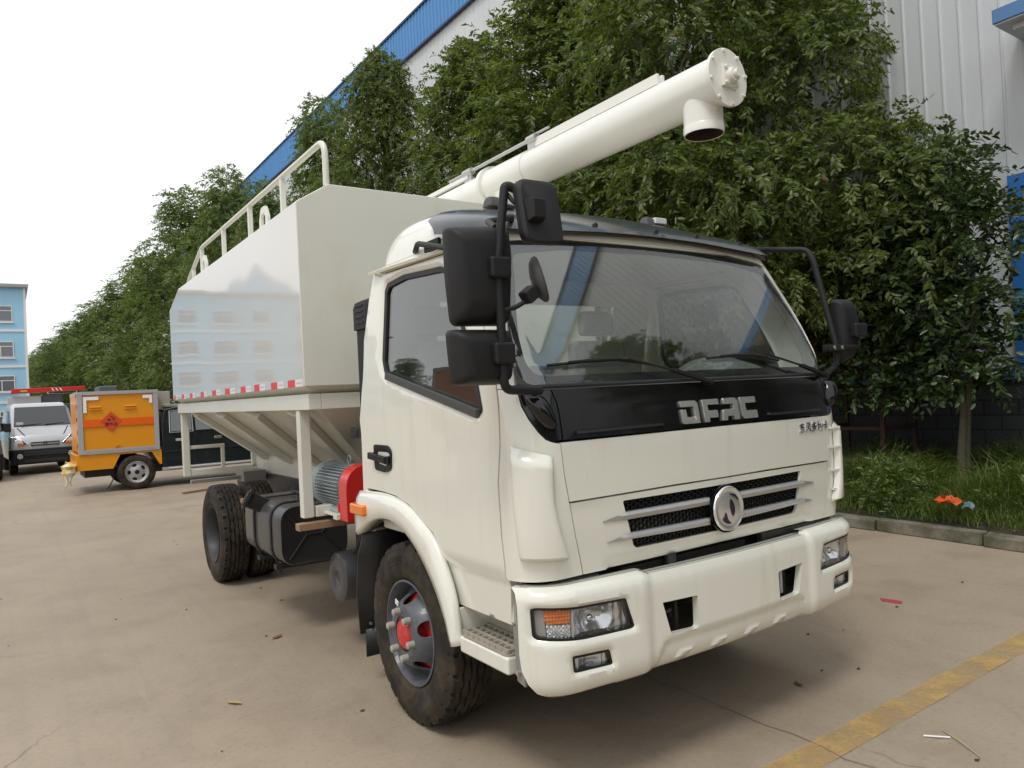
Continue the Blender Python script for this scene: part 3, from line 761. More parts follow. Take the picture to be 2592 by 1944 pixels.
# ---- wheel arches, steps, mudguards, side lamps
def resample(P, n):
    P = [Vector(p) for p in P]; L = [0]
    for a, b in zip(P, P[1:]): L.append(L[-1] + (b - a).length)
    out = []
    for k in range(n):
        t = L[-1] * k / (n - 1); i = max(j for j in range(len(L)) if L[j] <= t + 1e-9); i = min(i, len(P) - 2)
        out.append(P[i].lerp(P[i + 1], (t - L[i]) / max(1e-9, L[i + 1] - L[i])))
    return out
def smooth_path(P, n): 
    Q = P
    for _ in range(2):
        R_ = [Q[0]]
        for a, b in zip(Q, Q[1:]): R_ += [(a[0] * .75 + b[0] * .25, a[1] * .75 + b[1] * .25), (a[0] * .25 + b[0] * .75, a[1] * .25 + b[1] * .75)]
        Q = R_ + [Q[-1]]
    return resample(Q, n)
f_out = smooth_path([(1.668, 1.072), (1.548, 1.080), (1.376, 1.086), (1.231, 1.077), (1.097, 1.049), (.954, .981), (.867, .938), (.80, .856), (.728, .747), (.692, .635), (.680, .557), (.672, .508)], 44)
f_in = smooth_path([(1.696, .835), (1.62, .876), (1.49, .934), (1.358, .960), (1.213, .954), (1.082, .908), (.962, .828), (.842, .713), (.772, .612), (.722, .498)], 44)
for sd in (-1, 1):
    mb = MB(); rings = []
    for a, b in zip(f_out, f_in):
        m = a.lerp(b, .5); q = a.lerp(b, .15); r = a.lerp(b, .9)
        rings.append([(sd * .985, a.x, a.y), (sd * 1.002, a.x, a.y), (sd * 1.022, q.x, q.y), (sd * 1.032, m.x, m.y), (sd * 1.028, r.x, r.y), (sd * 1.015, b.x, b.y), (sd * .94, b.x, b.y)])
    mb.loft(rings, False, False, closed=False)
    fe = mb.build('wheel_arch', M['cream'], TR, sharp=60)
    s_ = fe.modifiers.new('thick', 'SOLIDIFY'); s_.thickness = .01
    mb = MB(); rows = []
    for b in f_in: rows.append([(sd * 1.0, b.x, b.y + .012), (sd * .8, b.x, b.y + .03), (sd * .52, b.x, b.y + .03), (sd * .50, b.x, b.y - .12)])
    mb.loft(rows, False, False, closed=False); mb.build('arch_liner', M['rubbermat'], fe, sharp=50)
    mb = MB(); mb.box((sd * 1.005, 1.525, .955), (sd * 1.056, 1.695, 1.012)); ll = mb.build('side_indicator', M['amber'], TR, bevel=.012, seg=3)
    mb = MB(); mb.box((sd * .99, 1.515, .948), (sd * 1.022, 1.705, 1.019)); mb.build('lamp_base', M['rubber'], ll, bevel=.006)
    # mudguard behind the wheel
    mb = MB()
    mb.loft([[(sd * .99, 1.69, .84), (sd * .60, 1.69, .86)], [(sd * 1.0, 1.745, .72), (sd * .60, 1.745, .72)], [(sd * 1.0, 1.79, .50), (sd * .62, 1.79, .50)], [(sd * .985, 1.80, .28), (sd * .62, 1.80, .28)]], False, False, closed=False)
    mg = mb.build('mudguard', M['rubbermat'], TR, sharp=50); s_ = mg.modifiers.new('thick', 'SOLIDIFY'); s_.thickness = .012
    mb = MB(); mb.loft([[(sd * .955, 1.785, .30), (sd * .66, 1.785, .30)], [(sd * .955, 1.79, .15), (sd * .70, 1.79, .145)]], False, False, closed=False)
    mf = mb.build('mud_flap', M['rubbermat'], mg); s_ = mf.modifiers.new('thick', 'SOLIDIFY'); s_.thickness = .008
    mb = MB()
    for y, z, x in ((1.778, .62, .93), (1.785, .33, .93), (1.785, .285, .90)): mb.cyl((sd * x, y - .002, z), (sd * x, y - .014, z), .008, n=10)
    mb.build('bolt', M['zinc'], mg)
    # step
    mb = MB()
    mb.loft([[(sd * x, y, z) for x, y in ((1.002, .325), (1.002, .685), (.73, .685), (.73, .325))] for z in (.478, .548)])
    sp = mb.build('step', M['cream'], TR, bevel=.012)
    mb = MB(); mb.loft([fillet([(sd * .998, .330), (sd * .998, .680), (sd * .735, .68), (sd * .735, .33)], .03) for z in (0, 1)] and [[(x, y, z) for x, y in fillet([(sd * .998, .330), (sd * .998, .680), (sd * .735, .68), (sd * .735, .33)], .03)] for z in (.549, .556)])
    for i in range(8):
        for j in range(2):
            pass
    for x in np.linspace(.75, .985, 7): mb.box((sd * x - .005, .335, .556), (sd * x + .005, .675, .572))
    for y in np.linspace(.345, .668, 9): mb.box((sd * .74, y - .004, .556), (sd * .993, y + .004, .570))
    mb.build('step_tread', pbr('step_tread', (.36, .33, .28), .55, .1, var=.2, vscale=20), sp)
    mb = MB(); mb.loft([[(sd * x, y, z) for x, z in ((.845, .556), (.965, .675), (.965, .86), (.935, .86), (.935, .685), (.825, .556))] for y in (.325, .70)]); mb.box((sd * .80, .700, .50), (sd * .982, .715, .654)); mb.build('step_panel', M['cream'], sp, bevel=.004)
    mb = MB(); mb.loft([[(sd * .985, .24, .46), (sd * .97, .31, .46), (sd * .97, .325, .66), (sd * .965, .25, .70)], [(sd * .975, .24, .46), (sd * .96, .31, .46), (sd * .96, .325, .66), (sd * .955, .25, .70)]])
    mb.box((sd * .93, .28, .64), (sd * .95, .33, .86))
    sb = mb.build('step_bracket', M['steelgrey'], sp); 
    mb = MB(); mb.cyl((sd * .972, .285, .50), (sd * .989, .285, .50), .009, n=10); mb.build('bolt', M['zinc'], sp)

# ---- wheels
def tyre_mesh(rad, wid, rim):
    n = 252; tw = wid * .80; prof = []
    # outline from outer bead over the tread to the inner bead: (axial, radius, kind)
    side = [(-.40, rim + .004), (-.47, rim + .02), (-.50, rim + .05), (-.515, rim + .10), (-.515, rad - .085), (-.495, rad - .052), (-.475, rad - .045), (-.47, rad - .038), (-.455, rad - .03), (-.43, rad - .010)]
    pr = [(a * wid, r, 0) for a, r in side]
    m = 46
    for k in range(m + 1):
        x = -tw / 2 + tw * k / m; c = (x / (tw / 2)) ** 2
        pr.append((x, rad - .006 * c, 1))
    pr += [(-a, r, 0) for a, r, _ in reversed(pr[:len(side)])]
    vs = []
    grooves = (-.56, -.18, .18, .56)
    for k in range(n):
        th = 2 * PI * k / n; ph = (k % 9) / 9; tri = abs(ph * 2 - 1) * 2 - 1
        for a, r, t in pr:
            if t:
                u = a / (tw / 2); g = 0
                for gi, gc in enumerate(grooves):
                    d = abs(u - gc - .055 * tri * (1 if gi % 2 else -1))
                    if d < .055: g = max(g, .016)
                if abs(u) > .80 and (k + (3 if u > 0 else 0)) % 9 in (0, 1): g = .018
                if .26 < abs(u) < .52 and (k % 9) == 4: g = max(g, .005)
                r = r - g
            elif r > rad - .04 and (k % 9) in (0, 1): r -= .010
            vs.append((a, r * math.cos(th), r * math.sin(th)))
    L = len(pr); fs = []
    for k in range(n):
        for j in range(L - 1):
            a = k * L + j; b = ((k + 1) % n) * L + j; fs.append((a, b, b + 1, a + 1))
    me = bpy.data.meshes.new('tyre'); me.from_pydata(vs, [], fs)
    bm = bmesh.new(); bm.from_mesh(me); bmesh.ops.recalc_face_normals(bm, faces=bm.faces); bm.to_mesh(me); bm.free()
    me.shade_smooth(); me.set_sharp_from_angle(angle=R(38)); return me
TY = tyre_mesh(.43, .235, .245)
def ring_letters(parent, rad, word, a0, x):
    """raised block marks on the tyre wall"""
    mb = MB()
    for i in range(word):
        a = a0 + i * .085
        for q in ((-.026, .0), (.018, .0)):
            aa = a + q[0]; c, s = math.cos(aa), math.sin(aa)
            mb.bar((x, (rad - .02) * c, (rad - .02) * s), (x, (rad + .02) * c, (rad + .02) * s), .010, .005, up=(1, 0, 0))
        if i % 3: mb.bar((x, rad * math.cos(a - .03), rad * math.sin(a - .03)), (x, rad * math.cos(a + .02), rad * math.sin(a + .02)), .009, .005, up=(1, 0, 0))
    return mb.build('tyre_marking', M['tyre'], parent)
def disc_f(prof):
    """(y, z) in the wheel plane -> point on a dished disc; prof: radius -> axial"""
    def f(u, v):
        r = math.hypot(u, v); x = lerp_table(prof, r); x2 = lerp_table(prof, r + .003)
        sl = (x2 - x) / .003; n = Vector((-1, 0, 0))
        if r > 1e-6: n = Vector((-1, sl * u / r, sl * v / r)).normalized()
        return Vector((x, u, v)), n
    return f
def wheel(name_loc, front, parent, flip):
    w = thing('wheel', None, None, name_loc, PI if flip else 0); w.parent = parent
    t = link('tyre', TY, None, w)
    if not TY.materials: TY.materials.append(M['tyre'])
    ring_letters(t, .345, 6, 1.05, -.1195); ring_letters(t, .345, 5, -1.2, -.1195)
    mb = MB(); mb.lathe([(-.092, .248), (-.106, .249), (-.108, .240), (-.088, .229), (-.05, .216), (.0, .208), (.09, .216), (.11, .248)], 56)
    rim = mb.build('rim', M['rimgrey'] if front else M['rimdark'], w, sharp=40)
    if front:
        prof = [(0, -.138), (.120, -.138), (.136, -.133), (.156, -.112), (.19, -.052), (.205, -.036), (.22, -.03)]
        holes = []
        for k in range(5):
            a = 2 * PI * k / 5 + .32; holes.append([(.166 * math.cos(a) + .026 * math.cos(b) * math.cos(a) - .036 * math.sin(b) * math.sin(a), .166 * math.sin(a) + .026 * math.cos(b) * math.sin(a) + .036 * math.sin(b) * math.cos(a)) for b in [2 * PI * j / 18 for j in range(18)]])
        outer = [(.211 * math.cos(a), .211 * math.sin(a)) for a in [2 * PI * j / 60 for j in range(60)]]
        cen = [(.083 * math.cos(a), .083 * math.sin(a)) for a in [2 * PI * j / 32 for j in range(32)]]
        patch('wheel_disc', disc_f(prof), outer, [cen] + holes, grid=.016, th=.01, mat=M['rimgrey'], parent=rim, bev=.002, sharp=50)
        mb = MB(); mb.lathe([(-.062, .0001), (-.062, .150), (-.03, .19), (.03, .19)], 40); mb.lathe([(-.146, .0001), (-.146, .04), (-.140, .066), (-.12, .080), (-.06, .082)], 32)
        mb.build('hub', M['drumred'], w, sharp=40)
        for k in range(6):
            a = 2 * PI * k / 6 + .2; y, z = .107 * math.cos(a), .107 * math.sin(a)
            mb = MB(); mb.cyl((-.136, y, z), (-.170, y, z), .0175, .0165, 16); mb.cyl((-.170, y, z), (-.173, y, z), .012, .010, 12)
            mb.build('wheel_nut', M['nutcap'], rim, sharp=40)
    else:
        mb = MB(); mb.lathe([(-.112, .25), (-.10, .236), (-.02, .222), (.07, .215), (.088, .19), (.095, .15), (.06, .118), (.055, .10), (.055, .06), (.0, .055), (-.01, .05), (-.01, .0001)], 56)
        mb.build('wheel_disc', M['rimdark'], rim, sharp=40)
        for k in range(6):
            a = 2 * PI * k / 6; mb = MB(); mb.cyl((.07, .09 * math.cos(a), .09 * math.sin(a)), (.03, .09 * math.cos(a), .09 * math.sin(a)), .015, n=6); mb.build('wheel_nut', M['zinc'], rim, sharp=30)
    return w
XF, XR = .872, .945
wf = wheel((-XF, 1.205, .428), True, TR, False); wf.rotation_euler = (R(0), 0, 0)
mb = MB(); mb.prism([(-.02, 0), (0, -.02), (.02, 0), (0, .02)], (-.137, .052, .140), (0, .9, -.3), (-.15, .3, .9), (-.004, 0, 0)); stk = mb.build('wheel_sticker', M['white_sticker'], wf)
def dup_wheel(src, loc, flip, rot):
    c = copy_tree(src, TR); c.location = loc; c.rotation_euler = (rot, 0, PI if flip else 0); return c
dup_wheel(wf, (XF, 1.205, .428), True, .7)
wr = wheel((-XR, 4.93, .428), False, TR, False)
dup_wheel(wr, (XR, 4.93, .428), True, .5)
wi = wheel((-XR + .265, 4.93, .428), False, TR, True); wi.rotation_euler = (.25, 0, PI)
dup_wheel(wi, (XR - .265, 4.93, .428), False, .9)
mb = MB(); mb.cyl((-.85, 4.93, .43), (.85, 4.93, .43), .065); mb.sphere((0, 4.93, .43), .19); mb.cyl((-.8, 1.205, .40), (.8, 1.205, .40), .05); mb.cyl((0, 4.8, .46), (0, 1.9, .62), .04)
mb.build('axle', M['chassis'], TR)

# ---- chassis frame
for sd in (-1, 1):
    mb = MB(); x = sd * .39
    mb.prism([(0, 0), (-sd * .065, 0), (-sd * .065, .008), (-sd * .008, .008), (-sd * .008, .192), (-sd * .065, .192), (-sd * .065, .2), (0, .2)], (x, .35, .66), (1, 0, 0), (0, 0, 1), (0, 6.35, 0))
    mb.build('chassis_rail', M['chassis'], TR)
    mb = MB()
    for k in range(6): mb.box((sd * .62 - .035, 4.35 + .02 * k, .60 - .016 * k), (sd * .62 + .035, 5.5 - .02 * k, .614 - .016 * k))
    mb.build('leaf_spring', M['chassis'], TR)
mb = MB()
for y in (2.1, 3.3, 4.3, 5.6, 6.5): mb.box((-.385, y - .04, .68), (.385, y + .04, .83))
mb.box((-.32, .4, .48), (.32, 1.9, .95))
mb.build('engine_and_gearbox', M['chassis'], TR)

# ---- fuel tank, air reservoir, motor and guard
prof = fillet([(-1.075, .475), (-.615, .475), (-.615, .868), (-1.075, .868)], .115, 7)
mb = MB(); ys = [(2.85, .986), (2.862, 1), (3.71, 1), (3.72, .986)]
mb.cur = 0
cx, cz = -.845, .67
mb.loft([[(cx + (x - cx) * k, y, cz + (z - cz) * k) for x, z in prof] for y, k in ys], False, False)
mb.cur = 1
n_ = len(prof)
mb.add([(cx + (x - cx) * .986, 2.85, cz + (z - cz) * .986) for x, z in prof] + [(cx + (x - cx) * .94, 2.856, cz + (z - cz) * .94) for x, z in prof], [(i, (i + 1) % n_, (i + 1) % n_ + n_, i + n_) for i in range(n_)] + [tuple(range(n_, 2 * n_))])
mb.add([(cx + (x - cx) * .986, 3.72, cz + (z - cz) * .986) for x, z in prof], [tuple(range(n_))])
ft = mb.build('fuel_tank', [M['fuel'], M['fuel_end']], TR, sharp=40)
mb = MB()   # pressed cross on the end plate
for a, b in (((-1.02, .52), (-.90, .67)), ((-.90, .67), (-.80, .67)), ((-.67, .80), (-.80, .67)), ((-.67, .53), (-.80, .67)), ((-1.02, .81), (-.90, .67))):
    mb.bar((a[0], 2.855, a[1]), (b[0], 2.855, b[1]), .010, .014, up=(0, 1, 0))
mb.build('tank_pressing', M['fuel_end'], ft, bevel=.003)
for y in (3.06, 3.46):
    mb = MB(); o2 = [(cx + (x - cx) * 1.012, cz + (z - cz) * 1.014) for x, z in prof]
    mb.loft([[(x, y - .018, z) for x, z in o2], [(x, y + .018, z) for x, z in o2]], False, False)
    sp_ = mb.build('tank_strap', M['rubber'], ft, sharp=50); s_ = sp_.modifiers.new('thick', 'SOLIDIFY'); s_.thickness = .008; s_.offset = 1
    mb = MB(); mb.cyl((-1.05, y, .50), (-1.02, y, .40), .008); mb.box((-1.06, y - .03, .43), (-.55, y + .03, .46)); mb.build('tank_bracket', M['chassis'], ft)
mb = MB(); a = Vector((-.985, 3.36, .80)); b = Vector((-1.135, 3.38, .885)); d = (b - a).normalized()
mb.cyl(a, b, .056, n=24); mb.cyl(b, b + d * .014, .074, n=28); mb.cyl(b + d * .014, b + d * .022, .055, n=24); mb.cyl(b + d * .022, b + d * .026, .02, n=12)
mb.build('filler_neck', M['plastic'], ft, sharp=40)
mb = MB(); mb.tube([(-.75, 2.95, .87), (-.80, 3.2, .90), (-.78, 3.5, .895), (-.70, 3.7, .90)], .012, 8); mb.tube([(-.90, 2.98, .85), (-.86, 3.15, .90), (-.70, 3.3, .90)], .01, 8); mb.build('fuel_hose', M['rubber'], ft)
mb = MB(); mb.lathe([(-.86, .0001), (-.855, .03), (-.868, .045), (-.872, .12), (-.86, .148), (-.84, .154), (-.42, .154), (-.41, .14), (-.40, .0001)], 40, c=(0, 2.42, .455))
mb.build('air_reservoir', M['fuel'], TR, sharp=40)
mb = MB(); mb.box((-.70, 2.34, .58), (-.66, 2.50, .70)); mb.tube([(-.80, 2.3, .62), (-.82, 2.2, .66), (-.8, 2.1, .80)], .012, 8); mb.build('reservoir_bracket', M['chassis'], TR)
mb = MB(); mb.box((-.80, 1.95, .58), (-.74, 2.05, .80)); mb.cyl((-.86, 2.0, .82), (-.80, 2.0, .84), .045); mb.build('valve_block', M['zinc'], TR, bevel=.004)
mb = MB(); mb.box((-.815, 1.99, .60), (-.805, 2.06, .72)); mb.build('label_plate', M['white_sticker'], TR)
# electric motor: axis along the truck
mc = (-.80, 0, 1.025); mr = .118
mb = MB(); mb.lathe([(2.66, .0001), (2.66, .10), (2.655, .138), (2.64, .142), (2.60, .142), (2.585, .126), (2.585, mr), (2.16, mr), (2.15, .128), (2.115, .128), (2.105, .115), (2.085, .06), (2.02, .05), (2.02, .022), (1.94, .022), (1.94, .0001)], 44, c=mc, axis='y')
mo = mb.build('electric_motor', M['motor'], TR, sharp=40)
mb = MB()
for k in range(40):
    a = 2 * PI * k / 40
    if abs(math.sin(a / 1) + 1) < .06: continue
    d = Vector((math.cos(a), 0, math.sin(a))); p = Vector(mc) + d * (mr + .008)
    mb.bar(p + Vector((0, 2.18, 0)), p + Vector((0, 2.57, 0)), .0055, .026, up=d)
mb.build('cooling_fin', M['motor'], mo)
mb = MB(); ec = Vector((mc[0], 2.30, mc[2] + .152)); mb.tube([ec + Vector((.0, .024 * math.cos(a), .024 * math.sin(a) + .012)) for a in [2 * PI * k / 20 for k in range(21)]], .006, 8); mb.cyl((mc[0], 2.30, mc[2] + .11), (mc[0], 2.30, mc[2] + .145), .010)
mb.build('lifting_eye', M['motor'], mo)
mb = MB(); mb.hexa([(-.92, 2.22, .885), (-.68, 2.22, .885), (-.68, 2.54, .885), (-.92, 2.54, .885), (-.86, 2.24, .94), (-.74, 2.24, .94), (-.74, 2.52, .94), (-.86, 2.52, .94)]); mb.build('motor_foot', M['motor'], mo, bevel=.004)
mb = MB(); mb.box((-.95, 2.16, .868), (-.62, 2.60, .883)); mb.box((-.95, 2.16, .85), (-.90, 2.22, .868)); mb.box((-.93, 2.06, .855), (-.86, 2.16, .88))
for y in (2.24, 2.5):
    for x in (-.90, -.70): mb.cyl((x, y, .883), (x, y, .91), .012, n=6)
mb.build('motor_bracket', M['cream_tank'], TR, bevel=.003)
gp_ = fillet([(-.985, .872), (-.66, .872), (-.66, 1.185), (-.985, 1.185)], [.005, .005, .06, .15], 8)
mb = MB(); mb.prism(gp_, (0, 1.905, 0), (1, 0, 0), (0, 0, 1), (0, .115, 0)); gd = mb.build('belt_guard', M['red'], TR, bevel=.004)
mb = MB()
for k in range(8): mb.box((-.80, 1.899, 1.02 + .018 * k), (-.68, 1.908, 1.028 + .018 * k))
mb.build('guard_louvre', M['chassis'], gd)
mb = MB(); mb.box((-.99, 2.02, .92), (-.94, 2.035, .965)); mb.cyl((-.97, 2.018, .945), (-.97, 2.0, .945), .008); mb.build('guard_tab', M['red'], gd)

# ---- snorkel, cab latch
mb = MB(); mb.loft([[(x, y, z) for x, y in fillet([(-.955, 1.60), (-.955, 1.735), (-.86, 1.735), (-.86, 1.60)], .02)] for z in (.98, 1.935)])
sn = mb.build('air_intake', M['plastic'], TR, sharp=40)
mb = MB(); ring = lambda e, z: [(x, y, z) for x, y in fillet([(-.955 - e, 1.565 - e), (-.955 - e, 1.74 + e), (-.80 + e, 1.74 + e), (-.80 + e, 1.565 - e)], .03)]
mb.loft([ring(.012, 1.925), ring(.012, 2.04), ring(.004, 2.07), ring(-.025, 2.085)]); hd_ = mb.build('intake_hood', M['plastic'], sn, sharp=40)
mb = MB()
for k in range(4): mb.box((-.972, 1.60, 1.955 + .03 * k), (-.965, 1.70, 1.962 + .03 * k))
mb.build('intake_slot', M['rubber'], hd_)
mb = MB(); mb.box((-.985, 1.64, 1.345), (-.94, 1.80, 1.405)); mb.box((-.99, 1.70, 1.355), (-.975, 1.76, 1.395)); mb.build('cab_latch', M['plastic'], TR, bevel=.006)

# ---- feed tank body
X1, X2, ZB, ZS, ZT = 1.1153, .9155, 1.642, 2.711, 2.835
y0, yr1, yr2, yr3 = 2.1376, 5.27, 5.667, 6.16
V_ = [(-X1, y0, ZB), (-X1, y0, ZS), (-X2, y0, ZT), (X2, y0, ZT), (X1, y0, ZS), (X1, y0, ZB),
      (-X1, yr3, ZB), (-X1, yr3, 2.558), (-X1, yr2, ZS), (-X2, yr1, ZT), (X2, yr1, ZT), (X1, yr2, ZS), (X1, yr3, 2.558), (X1, yr3, ZB)]
mb = MB()
mb.cur = 1; mb.add(V_, [(0, 1, 8, 7, 6), (5, 13, 12, 11, 4)])
mb.cur = 0; mb.add(V_, [(0, 5, 4, 3, 2, 1), (1, 2, 9, 8), (2, 3, 10, 9), (3, 4, 11, 10), (7, 8, 9, 10, 11, 12), (6, 7, 12, 13), (0, 6, 13, 5)])
me = mb.mesh('feed_tank', 0)
bm = bmesh.new(); bm.from_mesh(me); bmesh.ops.remove_doubles(bm, verts=bm.verts, dist=1e-4); bmesh.ops.recalc_face_normals(bm, faces=bm.faces); bm.to_mesh(me); bm.free()
FT = link('feed_tank', me, [M['cream_tank'], M['tank_side']], TR); add_bevel(FT, .006, 2)
# reflective strips
for (a, b) in ((2.152, 2.425), (2.50, 2.77), (2.90, 3.16), (3.24, 3.515), (3.67, 3.985), (4.13, 4.42), (4.59, 4.86), (5.08, 5.32), (5.48, 5.70), (5.92, 6.10)):
    m_ = (a + b) / 2
    mb = MB(); mb.box((-X1 - .0025, m_, 1.644), (-X1 - .0005, b, 1.688)); st = mb.build('reflective_strip', M['tape_red'], FT)
    mb = MB(); mb.box((-X1 - .0025, a, 1.644), (-X1 - .0005, m_, 1.688)); mb.build('strip_white_half', M['tape_white'], st)
    mb = MB()
    for k in range(5): mb.box((-X1 - .0032, a + .015 + .02 * k, 1.664), (-X1 - .0026, a + .028 + .02 * k, 1.668))
    mb.build('strip_print', M['tape_red'], st)
# roof rail
def bend(path, r, n=6):
    P = [Vector(p) for p in path]; out = [P[0]]
    for a, b, c in zip(P, P[1:], P[2:]):
        d1, d2 = (a - b), (c - b); k = min(r, d1.length * .45, d2.length * .45); p1, p2 = b + d1.normalized() * k, b + d2.normalized() * k
        for j in range(n + 1):
            t = j / n; out.append(p1 * (1 - t) ** 2 + b * 2 * t * (1 - t) + p2 * t * t)
    return out + [P[-1]]
for sd in (-1,):
    mb = MB(); x = sd * X2
    mb.tube(bend([(x, 2.165, 2.83), (x, 2.165, 3.105), (x, 5.50, 3.10), (x, 6.22, 2.86), (x, 6.22, 2.50)], .10), .019, 12)
    rl = mb.build('roof_rail', M['cream_tank'], FT, sharp=50)
    for y, zz in ((2.98, 3.09), (3.80, 3.09), (4.64, 3.09), (5.50, 3.09), (5.90, 2.95)):
        mb = MB(); mb.box((x - .016, y - .016, 2.70), (x + .016, y + .016, zz)); mb.build('rail_post', M['cream_tank'], rl)
    for y in (3.36, 5.32):
        mb = MB()
        ring_o = fillet([(y - .11, 2.78), (y - .11, 2.90), (y - .05, 2.985), (y + .05, 2.985), (y + .10, 2.90), (y + .10, 2.78)], .02); ring_i = [(y - .05, 2.82), (y - .05, 2.91), (y - .02, 2.935), (y + .03, 2.935), (y + .05, 2.91), (y + .05, 2.82)]
        patch('lifting_lug', lambda u, v, x=x: (Vector((x + sd * .03, u, v)), Vector((sd, 0, 0))), ccw(ring_o), [ccw(ring_i)], grid=.06, th=.02, mat=M['cream_tank'], parent=FT, bev=.002)
# side beam, hopper and its ribs
mb = MB()
mb.box((-1.085, 2.17, 1.505), (-1.005, 6.12, 1.60)); mb.box((1.005, 2.17, 1.505), (1.085, 6.12, 1.60)); mb.box((-1.005, 2.17, 1.505), (1.005, 2.24, 1.60)); mb.box((-1.005, 6.05, 1.505), (1.005, 6.12, 1.60))
mb.build('support_beam', M['cream_tank'], TR, bevel=.006)
mb = MB(); mb.hexa([(-1.03, 2.22, 1.595), (1.03, 2.22, 1.595), (1.03, 6.08, 1.595), (-1.03, 6.08, 1.595), (-X1 + .01, y0 + .012, 1.643), (X1 - .01, y0 + .012, 1.643), (X1 - .01, yr3 - .012, 1.643), (-X1 + .01, yr3 - .012, 1.643)])
mb.build('tank_skirt', M['cream_tank'], TR)
T0, T1 = dict(x=1.0, y0=2.24, y1=6.05, z=1.51), dict(x=.34, y0=3.05, y1=6.0, z=1.03)
mb = MB(); mb.hexa([(-T1['x'], T1['y0'], T1['z']), (T1['x'], T1['y0'], T1['z']), (T1['x'], T1['y1'], T1['z']), (-T1['x'], T1['y1'], T1['z']), (-T0['x'], T0['y0'], T0['z']), (T0['x'], T0['y0'], T0['z']), (T0['x'], T0['y1'], T0['z']), (-T0['x'], T0['y1'], T0['z'])])
hp_ = mb.build('hopper', M['cream_tank'], TR, bevel=.006)
for sd in (-1, 1):
    for t in (.10, .36, .62, .88):
        ya, yb = T0['y0'] + (T0['y1'] - T0['y0']) * t, T1['y0'] + (T1['y1'] - T1['y0']) * t
        n = Vector((sd * .48, 0, -.66)).normalized()
        mb = MB(); mb.bar(Vector((sd * T0['x'], ya, T0['z'])) + n * .025, Vector((sd * T1['x'], yb, T1['z'])) + n * .025, .14, .05, up=n); mb.build('hopper_rib', M['cream_tank'], hp_, bevel=.006)
mb = MB(); mb.box((-.35, 2.75, .80), (.35, 6.20, 1.035)); mb.build('auger_trough', M['cream_tank'], TR, bevel=.008)
# posts and frames
def box_tube(name, pts, w, parent, mat=M['cream_tank']):
    mb = MB()
    for a, b in pts: mb.bar(a, b, w, w, up=(0, 1, 0) if abs(Vector(b).z - Vector(a).z) > .3 else (0, 0, 1))
    return mb.build(name, mat, parent, bevel=.006)
for sd in (-1, 1):
    box_tube('support_post', [((sd * 1.045, 2.395, 1.505), (sd * 1.045, 2.395, .853)), ((sd * 1.0, 2.395, .886), (sd * .36, 2.395, .886))], .066, TR)
    box_tube('rear_post', [((sd * 1.035, 6.06, 1.505), (sd * 1.035, 6.06, .86))], .066, TR)
rf = box_tube('rear_frame', [((-1.0, 6.06, .893), (1.0, 6.06, .893)), ((-.36, 6.06, .90), (-.36, 6.06, 1.5)), ((.36, 6.06, .90), (.36, 6.06, 1.5))], .06, TR)
box_tube('rear_frame_bar', [((-1.0, 6.06, 1.15), (-.66, 6.06, 1.15)), ((-.68, 6.06, 1.15), (-.68, 6.06, .92))], .035, rf)
mb = MB(); mb.box((-1.12, 2.33, .785), (-.36, 2.40, .828)); mb.build('wooden_packing_bar', M['wood'], TR, bevel=.004)
mb = MB(); mb.box((-1.06, 3.84, .80), (-.40, 3.90, .835)); mb.build('rear_packing_bar', M['wood'], TR, bevel=.003)
mb = MB(); mb.box((-1.08, 5.62, .82), (-.36, 5.68, .855)); mb.box((-.62, 5.50, .80), (-.40, 5.80, .90)); mb.build('rear_cross_beam', M['steelgrey'], TR, bevel=.003)
# ---- discharge auger
AX, AZ, AR = .60, 3.12, .127
mb = MB(); mb.lathe([(.45, AR), (6.3, AR)], 48, c=(AX, 0, AZ), axis='y'); mb.lathe([(6.3, .001), (6.3, AR)], 48, c=(AX, 0, AZ), axis='y')
au = mb.build('discharge_pipe', M['cream_white'], TR, sharp=40)
mb = MB(); mb.lathe([(.425, .0001), (.425, .150), (.445, .150), (.445, AR)], 48, c=(AX, 0, AZ), axis='y'); fl = mb.build('end_flange', M['cream_white'], au, sharp=40, bevel=.002)
for k in range(8):
    mb = MB(); a = 2 * PI * k / 8 + .2; mb.cyl((AX + .136 * math.cos(a), .425, AZ + .136 * math.sin(a)), (AX + .136 * math.cos(a), .414, AZ + .136 * math.sin(a)), .009, n=6)
    mb.build('flange_bolt', M['cream_white'], fl)
mb = MB(); mb.box((AX - .055, .405, AZ - .055), (AX + .055, .425, AZ + .055)); mb.cyl((AX, .405, AZ), (AX, .375, AZ), .042, .036, 24); mb.cyl((AX, .375, AZ), (AX, .355, AZ), .022, n=18)
for sx in (-1, 1):
    for sz in (-1, 1): mb.cyl((AX + sx * .04, .405, AZ + sz * .04), (AX + sx * .04, .393, AZ + sz * .04), .011, n=6)
mb.build('end_bearing', M['cream_white'], fl, sharp=40, bevel=.002)
mb = MB(); sy = .60
mb.lathe([(AZ - .02, .104), (AZ - .245, .104)], 40, c=(AX, sy, 0), axis='z'); mb.lathe([(AZ - .245, .104), (AZ - .245, .100), (AZ - .03, .100)], 40, c=(AX, sy, 0), axis='z'); mb.lathe([(AZ - .20, .1045), (AZ - .205, .107), (AZ - .245, .107)], 40, c=(AX, sy, 0), axis='z')
spt = mb.build('outlet_spout', M['cream_white'], au, sharp=40)
mb = MB(); mb.lathe([(AZ - .05, .001), (AZ - .05, .099), (AZ - .243, .099)], 40, c=(AX, sy, 0), axis='z'); mb.build('spout_lining', M['rust'], spt, sharp=40)
